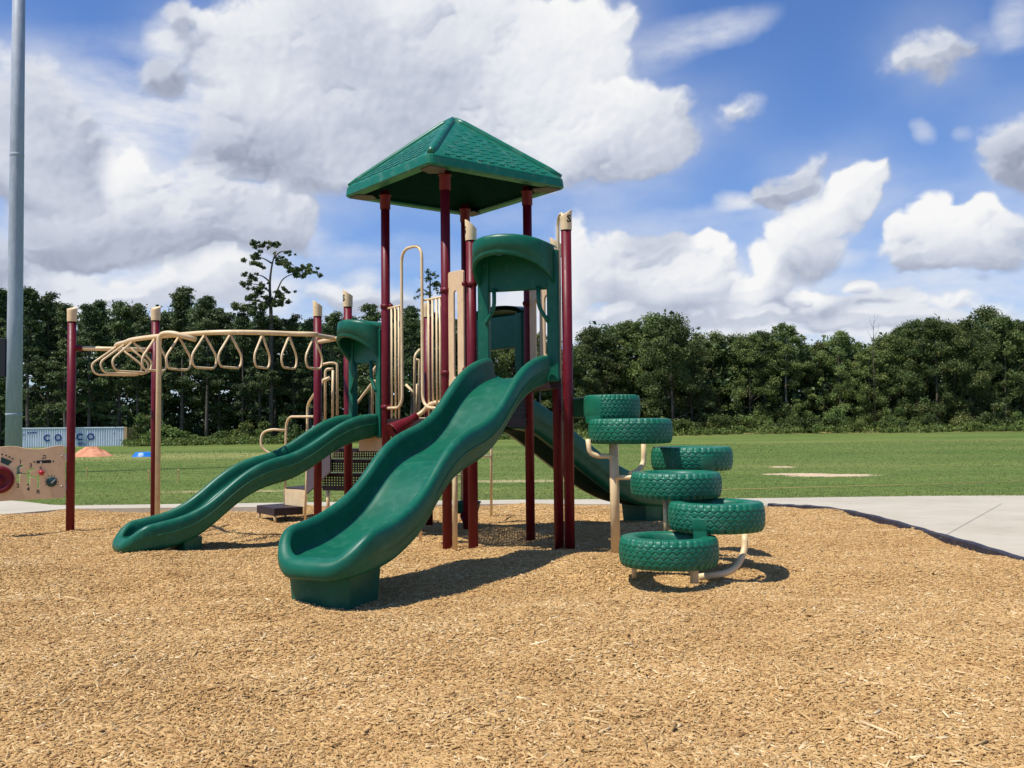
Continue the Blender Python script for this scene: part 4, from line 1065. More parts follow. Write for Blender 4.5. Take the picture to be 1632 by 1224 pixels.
# container
cD = 108.; cx0 = at(23, 700, cD).x; cx1 = at(197, 700, cD-1).x; base_z = -.95; topz = 1.72
cont = empty('shipping_container', ((cx0+cx1)/2, cD, base_z)); tag(cont, 'long pale blue grey shipping container with navy letters at the forest edge', 'shipping container')
m = MB(); nC = 46; vs = []
for i in range(nC*4+1):
    x = cx0+.25+(cx1-cx0-.5)*i/(nC*4); ph = i % 4; dy = .0 if ph in (0, 1) else .11
    vs += [Vector((x, cD-.02+dy, base_z+.15)), Vector((x, cD-.02+dy, topz-.10))]
fs = [(2*i, 2*i+2, 2*i+3, 2*i+1) for i in range(nC*4)]; m.add(vs, fs); m.build('side_wall', M['container_grey'], cont); m = MB(); m.box(((cx0+cx1)/2, cD+1.3, (base_z+topz)/2), (cx1-cx0-.3, 2.3, topz-base_z-.12)); m.build('body', M['container_grey'], cont)
m = MB(); m.box((cx0+.13, cD, (base_z+topz)/2), (.26, .2, topz-base_z)); m.box((cx1-.15, cD, (base_z+topz)/2), (.30, .24, topz-base_z)); m.box((cx1-.1, cD+1.2, (base_z+topz)/2), (.1, 2.2, topz-base_z-.1)); build_each(m, 'corner_post', M['container_tan'], cont)
m = MB(); m.box(((cx0+cx1)/2, cD, topz-.06), (cx1-cx0-.5, .14, .12)); m.box(((cx0+cx1)/2, cD, base_z+.08), (cx1-cx0-.5, .14, .16)); build_each(m, 'rail', M['container_grey'], cont)
m = MB()
for ch, px, py in (('C', 74.5, 698.5), ('O', 92.5, 698), ('S', 110, 697.5), ('C', 126.5, 697), ('O', 144.5, 696.5)):
    o_ = at(px, py, cD-.06); vs, fs = text_mesh(ch, 1.02, .01, lambda co: Vector((o_.x+co.x*1.0, o_.y-co.z, o_.z+co.y)), .035); m.add(vs, fs)
for px, py, w, h in ((36, 693, .5, .07), (40, 692.6, .12, .07), (33, 690, .12, .3), (45, 690, .2, .14), (49, 689.8, .16, .16), (53, 689.6, .2, .18), (57, 689.4, .16, .18), (128, 705.5, .5, .05), (130, 707.2, .8, .05), (127, 708.8, .5, .05), (182, 690.5, .12, .14)):
    m.box(at(px, py, cD-.06), (w, .02, h))
build_each(m, 'lettering', M['navy'], cont)
# clay mound
def mound(name, px, py, w, h, D, mat, seedn=1, lab='', cat='', flat=1.0):
    g = at(px, py, D); g.z = float(zt(np.array(g.x), np.array(g.y)))-.05
    r_ = np.random.default_rng(seedn); N = 40; vs = []; fs = []
    for i in range(N+1):
        for j in range(N+1):
            x = (i/N-.5)*2; y = (j/N-.5)*2; rr = math.hypot(x, y); hh = max(0, 1-rr**1.5)*(1+.25*math.sin(4*x+seedn)*math.cos(5*y)+.12*math.sin(13*x+2)*math.cos(11*y+seedn))
            hh = min(hh, flat)
            vs.append(Vector((g.x+x*w/2, g.y+y*w/2, g.z+hh*h+r_.normal(0, .008*h))))
    fs = [(i*(N+1)+j, (i+1)*(N+1)+j, (i+1)*(N+1)+j+1, i*(N+1)+j+1) for i in range(N) for j in range(N)]
    m = MB(); m.add(vs, fs, True); o = m.build(name, mat, None, g); tag(o, lab, cat); return o
mound('dirt_mound', 146, 722, 2.5, .60, 58, M['clay'], 2, 'orange clay mound on the grass in front of the shipping container', 'dirt mound')
mound('tarp_heap', 231, 721, 1.5, .52, 56, M['tarp'], 5, 'crumpled blue tarp heap on the grass left of the rear ladder post', 'tarp', .55)
for i, (px, py0, py1, lab) in enumerate(((138, 761, 745, 'short wooden survey stake in grass right of the outermost maroon post'), (284, 768, 747, 'short wooden survey stake in grass right of the bent tan ladder pole'), (237, 768, 748, 'short wooden survey stake in grass partly hidden by the rear ladder post'))):
    g = gnd(px, py0); tp = at(px, py1, g.y)
    m = MB().box((g.x, g.y, tp.z/2-.03), (.035, .02, tp.z+.06)); m.box((g.x+.01, g.y-.012, tp.z-.05), (.07, .008, .05))
    o = m.build('survey_stake', M['wood'], None, (g.x, g.y, 0)); tag(o, lab, 'stake', 'survey stakes in the grass'); bevel(o, .004, 1)
m = MB().tube([gnd(1100, 781.5, .05), gnd(1400, 773.5, .07), gnd(1680, 766, .08)], .006, 6); o = m.build('marking_string', M['wood'], None, gnd(1400, 775)); tag(o, 'thin pale marking string stretched low across the grass on the right', 'string')

# ------------------------------------------------------------------ trees
def leafcloud(cent, rad, n, size, flat=.7, r_=None, pt=.6):
    """leaf faces spread through ellipsoidal clumps"""
    r_ = r_ or rng; cent = np.array(cent); rad = np.array(rad)
    wts = rad**1.8; wts /= wts.sum(); idx = r_.choice(len(cent), n, p=wts)
    d = r_.normal(0, 1, (n, 3)); d /= np.linalg.norm(d, axis=1)[:, None]
    rr = r_.random(n)**pt*r_.uniform(.75, 1.45, n)
    c = cent[idx]+d*rr[:, None]*rad[idx][:, None]*np.array([1, 1, flat])
    nrm = r_.normal(0, 1, (n, 3))+d*.7+np.array([0, 0, .5]); nrm /= np.linalg.norm(nrm, axis=1)[:, None]
    t = np.cross(nrm, r_.normal(0, 1, (n, 3))); t /= np.linalg.norm(t, axis=1)[:, None]+1e-9; b = np.cross(nrm, t)
    s = size*r_.uniform(.5, 1.3, n)[:, None]; a = r_.uniform(.45, .9, n)[:, None]
    V = np.stack([c-t*s*.5, c+b*s*a*.5*.6, c+t*s*.5, c-b*s*a*.5], 1)
    tone = np.clip(r_.beta(2, 2, n)*.6+.4*r_.random(len(cent))[idx], 0, 1)
    return V.reshape(-1, 3), np.arange(4*n).reshape(-1, 4), np.repeat(tone, 4)
protos = {}
def make_tree(kind, name, H, clumps, trunk_r, nleaf, lsize, lmat, bmat, limbs=8, lean=0.0, r_=None, flat=.7, limb_list=None):
    root_t = empty(name, (0, 0, 0))
    m = MB(); pts = [Vector((lean*H*t*t+.12*math.sin(3*t+H), .1*math.sin(4*t), H*t)) for t in np.linspace(0, .96, 9)]
    m.tube(pts, [max(.02, trunk_r*(1-t)**.8+.02) for t in np.linspace(0, .97, 9)], 8)
    cl_ = sorted(clumps, key=lambda c: -c[1])
    for (c, r1) in (clumps if limb_list is None else limb_list)[:limbs]:
        c = Vector(c); z0 = max(.12*H, c.z-.9-abs(math.hypot(c.x, c.y))*.5); t = min(.95, z0/H); s0 = Vector((lean*H*t*t, 0, z0))
        mid = s0.lerp(c, .5)+Vector((0, 0, -.15)); m.tube([s0, mid, c], [trunk_r*.38*(1-t*.6), trunk_r*.25*(1-t*.6), .015], 6)
    tr = m.build('trunk', bmat, root_t)
    V, F, rn = leafcloud([c for c, r1 in clumps], [r1 for c, r1 in clumps], nleaf, lsize, flat, r_)
    me = quads_mesh('crown', V, F, rn); link('crown', me, lmat, root_t)
    return root_t
def broad(seed, H, Wd, base=.12, n=8500):
    r_ = np.random.default_rng(seed); cl_ = []
    for i in range(95):
        t = r_.random()**.9; z = H*(base+(1-base)*t); wmax = Wd/2*math.sin(math.pi*(.26+.70*t))**.8
        a = r_.uniform(0, 6.28); q = wmax*r_.uniform(.25, 1.0); rr = r_.uniform(.35, 1.05)*Wd/8.5
        cl_.append(((q*math.cos(a), q*math.sin(a), min(z, H-rr*.6)), rr))
    for i in range(4): cl_.append(((r_.normal(0, .6), r_.normal(0, .6), H*r_.uniform(.86, .96)), r_.uniform(.5, .8)))
    for i in range(12): a = r_.uniform(0, 6.28); q = r_.uniform(.2, .55)*Wd; cl_.append(((q*math.cos(a), q*math.sin(a), H*(1.02-.32*(q/Wd/.55)**1.5)+r_.uniform(-.4, .4)), r_.uniform(.22, .45)))
    return cl_, r_
def pine(seed, H, Wd, bare=.35):
    r_ = np.random.default_rng(seed); cl_ = []
    for i in range(84):
        t = r_.random(); z = H*(bare+(1-bare)*t); w = Wd/2*(1-t*.93)**.6*(.8+.25*math.sin(t*9+seed))
        a = r_.uniform(0, 6.28); q = w*r_.uniform(.35, 1.05)
        cl_.append(((q*math.cos(a), q*math.sin(a), z), r_.uniform(.40, .80)*Wd/7))
    cl_.append(((0, 0, H*.98), .45)); cl_.append(((.2, 0, H*.93), .6))
    return cl_, r_
BRO = []
for i, (H, W_, bs) in enumerate(((14, 8.4, .03), (13, 7.0, .02), (12, 8.0, .02), (14, 6.6, .06), (13.5, 9.0, .04))):
    c_, r_ = broad(20+i, H, W_, bs); BRO.append((make_tree('b', 'broadleaf_tree', H, c_, .16, 24000, .24, M['leaf'], M['bark_pale'] if i == 3 else M['bark'], 14, 0, r_), H))
PIN = []
for i, (H, W_, br) in enumerate(((17, 6.8, .36), (16, 6.0, .25), (17.5, 7.4, .42), (15, 6.4, .16), (16.5, 5.8, .34))):
    c_, r_ = pine(40+i, H, W_, br); PIN.append((make_tree('p', 'pine_tree', H, c_, .17, 16000, .25, M['needle'], M['bark_pale'] if i == 2 else M['bark'], 16, 0, r_, .55), H))
SHR = []
for i in range(3):
    r_ = np.random.default_rng(70+i); c_ = [((r_.normal(0, 1.0), r_.normal(0, .8), r_.uniform(.4, 2.4)), r_.uniform(.5, .95)) for _ in range(14)]
    SHR.append((make_tree('s', 'shrub', 2.6, c_, .05, 3600, .27, M['shrub'], M['bark'], 8, 0, r_), 3.0))
usedp = set(); placed = []
def copy_thing(src):
    c = src.copy(); COL.objects.link(c)
    for ch in src.children:
        k = ch.copy(); COL.objects.link(k); k.parent = c
    return c
def place(src, x, y, z, s, rz, label, cat, group, sxy=1.0):
    o = src
    if src.name in usedp: o = copy_thing(src)
    else: usedp.add(src.name)
    o.location = (x, y, z); o.rotation_euler = (0, 0, rz); o.scale = (s*sxy, s*sxy, s); tag(o, label, cat, group); placed.append(o); return o
r5 = random.Random(5)
def treeat(px, ytop, D, kinds, label, cat, group, sxy=1.0, k=None):
    g = at(px, ytop, D); zb_ = float(zt(np.array(g.x), np.array(g.y)))-.1; src, H = kinds[r5.randrange(len(kinds)) if k is None else k]
    return place(src, g.x, g.y, zb_, (g.z-zb_)/H, r5.uniform(0, 6.28), label, cat, group, sxy)
LAND = [(-80, 'beyond the light pole'), (45, 'just right of the light pole'), (85, 'above the left half of the container'), (118, 'behind the outermost maroon post'), (165, 'above the right half of the container'), (210, 'beyond the blue tarp'), (250, 'behind the rear ladder post'), (300, 'beyond the third and fourth ladder rungs'), (350, 'beyond the middle of the overhead ladder'), (400, 'just left of the towering pine'), (450, 'under the towering pine'), (490, 'just left of the slide side post with a slanted cap'), (530, 'behind the left post pair'), (580, 'above the small slide hood'), (650, 'seen through the bar guard'), (720, 'behind the front roof post'), (790, 'seen through the large slide hood'), (860, 'behind the slotted right panel')]
PX = [(-45, 470), (5, 462), (48, 462), (78, 470), (105, 486), (140, 486), (160, 480), (190, 484), (222, 482), (258, 500), (291, 458), (330, 470), (352, 494), (385, 498), (412, 500), (438, 502), (466, 505), (497, 508), (528, 498), (560, 506), (592, 487), (625, 492), (655, 486), (690, 500), (730, 512)]
pos_words = ['first', 'second', 'third', 'fourth', 'fifth', 'sixth', 'seventh', 'eighth', 'ninth', 'tenth', 'eleventh', 'twelfth', 'thirteenth', 'fourteenth', 'fifteenth', 'sixteenth', 'seventeenth', 'eighteenth', 'nineteenth', 'twentieth', 'twenty-first', 'twenty-second', 'twenty-third', 'twenty-fourth', 'twenty-fifth', 'twenty-sixth', 'twenty-seventh', 'twenty-eighth', 'twenty-ninth', 'thirtieth']
def hword(y, lo, hi_): return 'tall' if y < lo else ('low' if y > hi_ else 'mid height')
for i, (px, yt) in enumerate(PX):
    lm = [w for x0, w in LAND if x0 <= px+20][-1]
    treeat(px+r5.uniform(-3, 3), yt, 112+r5.uniform(-3, 6), PIN, f'dark pine {lm}, {pos_words[i]} from left', 'pine tree', 'pines in the treeline on the left', r5.uniform(.9, 1.15))
PXR = [(770, 525), (815, 520), (860, 530), (912, 552), (948, 520), (985, 514), (1008, 512), (1040, 500), (1070, 502), (1102, 545), (1130, 528), (1160, 533), (1192, 530), (1218, 528), (1250, 516), (1284, 552), (1310, 545), (1338, 527), (1362, 545), (1385, 552), (1412, 532), (1434, 520), (1462, 508), (1490, 506), (1520, 512), (1548, 508), (1572, 489), (1598, 505), (1626, 512), (1665, 500), (1700, 508)]
LANDR = [(700, 'seen through the large slide hood'), (840, 'behind the right slotted panel'), (905, 'just right of the front right post'), (935, 'above the topmost tire'), (1010, 'right of the topmost tire'), (1100, 'above the tire third from the top'), (1170, 'just right of the tire tower'), (1240, 'left of the bare soil patches'), (1300, 'behind the bare soil patches'), (1365, 'beside the dead tree'), (1420, 'right of the dead tree'), (1540, 'over the far end of the slab'), (1600, 'at the right edge of the view')]
for i, (px, yt) in enumerate(PXR):
    lm = [w for x0, w in LANDR if x0 <= px][-1]
    # i-th
    treeat(px+r5.uniform(-3, 3), yt, 114+r5.uniform(-5, 7), BRO, f'leafy tree {lm}, {pos_words[min(i, 29)] if i < 30 else "last"} of its row', 'broadleaf tree', 'broadleaf trees in the treeline on the right', r5.uniform(.85, 1.05))
# rows of shrubs at the forest foot
SX = [(x, 676) for x in range(222, 560, 22)] + [(x, 668) for x in range(1085, 1700, 31)] + [(760, 672), (790, 670), (820, 668), (845, 672), (925, 672)]
nb = 0
for i, (px, yt) in enumerate(SX):
    y_ = yt+r5.choice([-34, -24, -14, -8, -2, 3, 6])+r5.uniform(-4, 4); px += r5.uniform(-9, 9)
    if px < 700: y_ += 12
    D = 104+r5.uniform(-2, 4)
    side = 'left' if px < 700 else 'right'
    nb += 1
    wd = 'pale green' if y_ < yt-6 else 'dull green'
    n_ = pos_words[min(29, (i if px < 560 else i-17))] if (px < 560 or px > 1000) else pos_words[i-41] if 0 <= i-41 < 30 else 'small'
    where = 'below the pines' if px < 560 else ('below the right broadleaf row' if px > 1000 else 'seen behind the slides')
    treeat(px, y_, D, SHR, f'{wd} shrub {where}, {n_} from the left there', 'shrub', f'shrubs {where}', r5.uniform(.9, 1.5) if y_ > yt-14 else r5.uniform(.55, .85))
# emergent pine with its own branching
D_E = 110.0; bz = float(zt(np.array(-27.), np.array(110.)))
def ep(px, py, dy=0.0): return at(px, py, D_E)+Vector((0, dy, 0))
def special(name, base_px, trunk, limbs, clumps, nleaf, lsize, label):
    b0 = at(trunk[0][0], trunk[0][1], D_E); b0.z = bz
    e_ = empty(name, b0); tag(e_, label, 'pine tree')
    m = MB(); tp = [b0]+[ep(*p) for p in trunk]; k = len(tp); m.tube(smoothpath(tp, 3), [.27*(1-.8*i/((k-1)*3)) for i in range((k-1)*3+1)], 8)
    for l in limbs: q = smoothpath([ep(*p) for p in l], 3); m.tube(q, [.11*(1-.8*i/(len(q)-1)) for i in range(len(q))], 6)
    m.build('trunk', M['bark'], e_)
    cs = []; rs_ = []
    r_ = np.random.default_rng(9)
    for (px, py, rpx) in clumps:
        for q in range(7):
            p = ep(px+r_.normal(0, rpx*.62), py+r_.normal(0, rpx*.36), r_.normal(0, 1.0)); cs.append(tuple(p)); rs_.append(rpx/FPX*D_E*r_.uniform(.28, .62))
    V, F, rn = leafcloud(cs, rs_, nleaf, lsize, .75, r_, .9)
    me = quads_mesh('crown', V, F, rn); link('crown', me, M['needle'], e_); return e_
special('pine_tree', 432, [(432, 520), (431, 480), (430, 450), (434, 420), (440, 400)],
        [[(437, 478), (444, 458), (452, 444), (470, 436), (500, 433)], [(431, 450), (418, 440), (402, 437)], [(430, 465), (415, 455), (398, 452)], [(434, 420), (420, 412), (408, 410)], [(440, 470), (452, 468), (458, 462)], [(436, 412), (446, 402), (460, 400)], [(431, 486), (414, 480), (396, 482)]],
        [(412, 391, 8), (428, 392, 9), (440, 391, 7), (462, 401, 6), (400, 412, 9), (412, 420, 8), (446, 412, 5), (452, 418, 10), (462, 428, 10), (476, 433, 11), (490, 429, 9), (500, 433, 8), (400, 440, 8), (393, 452, 7), (410, 462, 9), (424, 458, 7), (418, 475, 12), (402, 474, 10), (390, 490, 12), (405, 492, 14), (442, 468, 8), (452, 474, 9), (446, 484, 9), (428, 486, 7), (380, 490, 7), (456, 462, 6)], 24000, .27,
        'towering open-crowned pine rising far above the treeline with a long right branch')
special('pine_tree', 686, [(686, 520), (685, 470), (686, 440)], [[(686, 470), (676, 462), (668, 464)], [(686, 455), (696, 448), (702, 452)]],
        [(686, 436, 7), (694, 441, 6), (680, 446, 7), (672, 460, 6), (690, 456, 7), (698, 452, 6), (668, 472, 6), (684, 468, 6), (697, 464, 5)], 2200, .20, 'sparse thin pine top showing between the bar guard and the front roof post')
# dead tree
g = at(1392, 560, 108); m = MB(); bz2 = float(zt(np.array(g.x), np.array(g.y)))
def dp(px, py): return at(px, py, 108)
m.tube([Vector((g.x, g.y, bz2)), dp(1392, 560), dp(1392, 520), dp(1394, 498)], [.08, .04, .022, .008], 6)
for l in ([(1392, 545), (1384, 530), (1380, 520)], [(1392, 538), (1400, 525), (1401, 512)], [(1392, 525), (1387, 512), (1386, 505)], [(1392, 555), (1402, 545), (1408, 538)], [(1393, 515), (1398, 506), (1399, 500)]): m.tube([dp(*p) for p in l], [.018, .011, .006], 5)
o = m.build('dead_tree', M['bark'], None, (g.x, g.y, bz2)); tag(o, 'bare leafless tree poking above the right treeline', 'dead tree')
# woodland mass behind the front row
def forest():
    r_ = np.random.default_rng(77); cs = []; rs_ = []
    prof = [(-120, 492)]+[(a, b+11) for a, b in PX]+[(a, b+10) for a, b in PXR]+[(1800, 520)]
    xs_ = [p[0] for p in prof]; ys_ = [p[1] for p in prof]
    for i in range(4200):
        px = r_.uniform(-130, 1780); D = 116+30*r_.random()**1.3; tops = float(np.interp(px, xs_, ys_))+r_.uniform(0, 14)
        tz = at(px, tops, D).z; p = at(px, 600, D); b = float(zt(np.array(p.x), np.array(p.y)))
        z = b+(tz-b)*r_.random()**1.0
        if px < 520 and 545 < 0: continue
        cs.append((p.x, p.y, z)); rs_.append(r_.uniform(.9, 1.9))
    V, F, rn = leafcloud(cs, rs_, 330000, .66, .8, r_)
    return quads_mesh('woodland', V, F, rn*.7)
o = link('woodland', forest(), M['needle'], None, (0, 130, 0)); tag(o, 'dense dark woodland filling in behind the front row of trees', 'woodland', kind='stuff')
# weeds at the forest foot
def weeds(n=26000):
    r_ = np.random.default_rng(5); px = r_.uniform(200, 1750, n); D = r_.uniform(99, 106, n)
    x = (px-816)/FPX*D; z = zt(x, D); cs = np.stack([x, D, z+.25+.35*r_.random(n)**2], 1)
    V, F, rn = leafcloud(cs[:900], np.full(900, .55), n, .28, .7, r_); return quads_mesh('weeds', V, F, rn)
o = link('weeds', weeds(), M['shrub'], None, (0, 100, 0)); tag(o, 'rough weeds and tall grass along the forest foot', 'weeds', kind='stuff')

# ------------------------------------------------------------------ light and sky
SUN = Vector((-.42, -.25, 1.0)).normalized(); EL = math.asin(SUN.z); AZ = math.atan2(SUN.x, SUN.y)
sd_ = bpy.data.lights.new('sun', 'SUN'); sd_.energy = 4.8; sd_.angle = R(.53); sd_.color = (1.0, .95, .88)
so = bpy.data.objects.new('sun', sd_); COL.objects.link(so); so.rotation_euler = SUN.to_track_quat('Z', 'Y').to_euler(); so.location = (0, 0, 60)
w = bpy.data.worlds.new('World'); scene.world = w; w.use_nodes = True; nt = w.node_tree; L = nt.links
for n in list(nt.nodes): nt.nodes.remove(n)
outw = nd(nt, 'ShaderNodeOutputWorld'); bg = nd(nt, 'ShaderNodeBackground'); L.new(bg.outputs[0], outw.inputs[0])
sky = nd(nt, 'ShaderNodeTexSky', sky_type='NISHITA'); sky.sun_disc = False; sky.sun_elevation = EL; sky.sun_rotation = AZ % (2*math.pi); sky.air_density = 1.0; sky.dust_density = .6; sky.ozone_density = 3.0
tc = nd(nt, 'ShaderNodeTexCoord'); DIR = tc.outputs['Generated']
sx = nd(nt, 'ShaderNodeSeparateXYZ'); L.new(DIR, sx.inputs[0])
def mth(op, a, b=None, c=None, clamp=False):
    n = nd(nt, 'ShaderNodeMath', operation=op, use_clamp=clamp)
    for i, v in enumerate((a, b, c)):
        if v is None: continue
        if isinstance(v, (int, float)): n.inputs[i].default_value = v
        else: L.new(v, n.inputs[i])
    return n.outputs[0]
az = mth('ARCTAN2', sx.outputs[0], sx.outputs[1]); el = mth('ARCSINE', sx.outputs[2])
cb = nd(nt, 'ShaderNodeCombineXYZ'); L.new(az, cb.inputs[0]); L.new(el, cb.inputs[1]); AE = cb.outputs[0]
def ae(px, py):
    d = ray(px, py).normalized(); return math.atan2(d.x, d.y), math.asin(d.z)
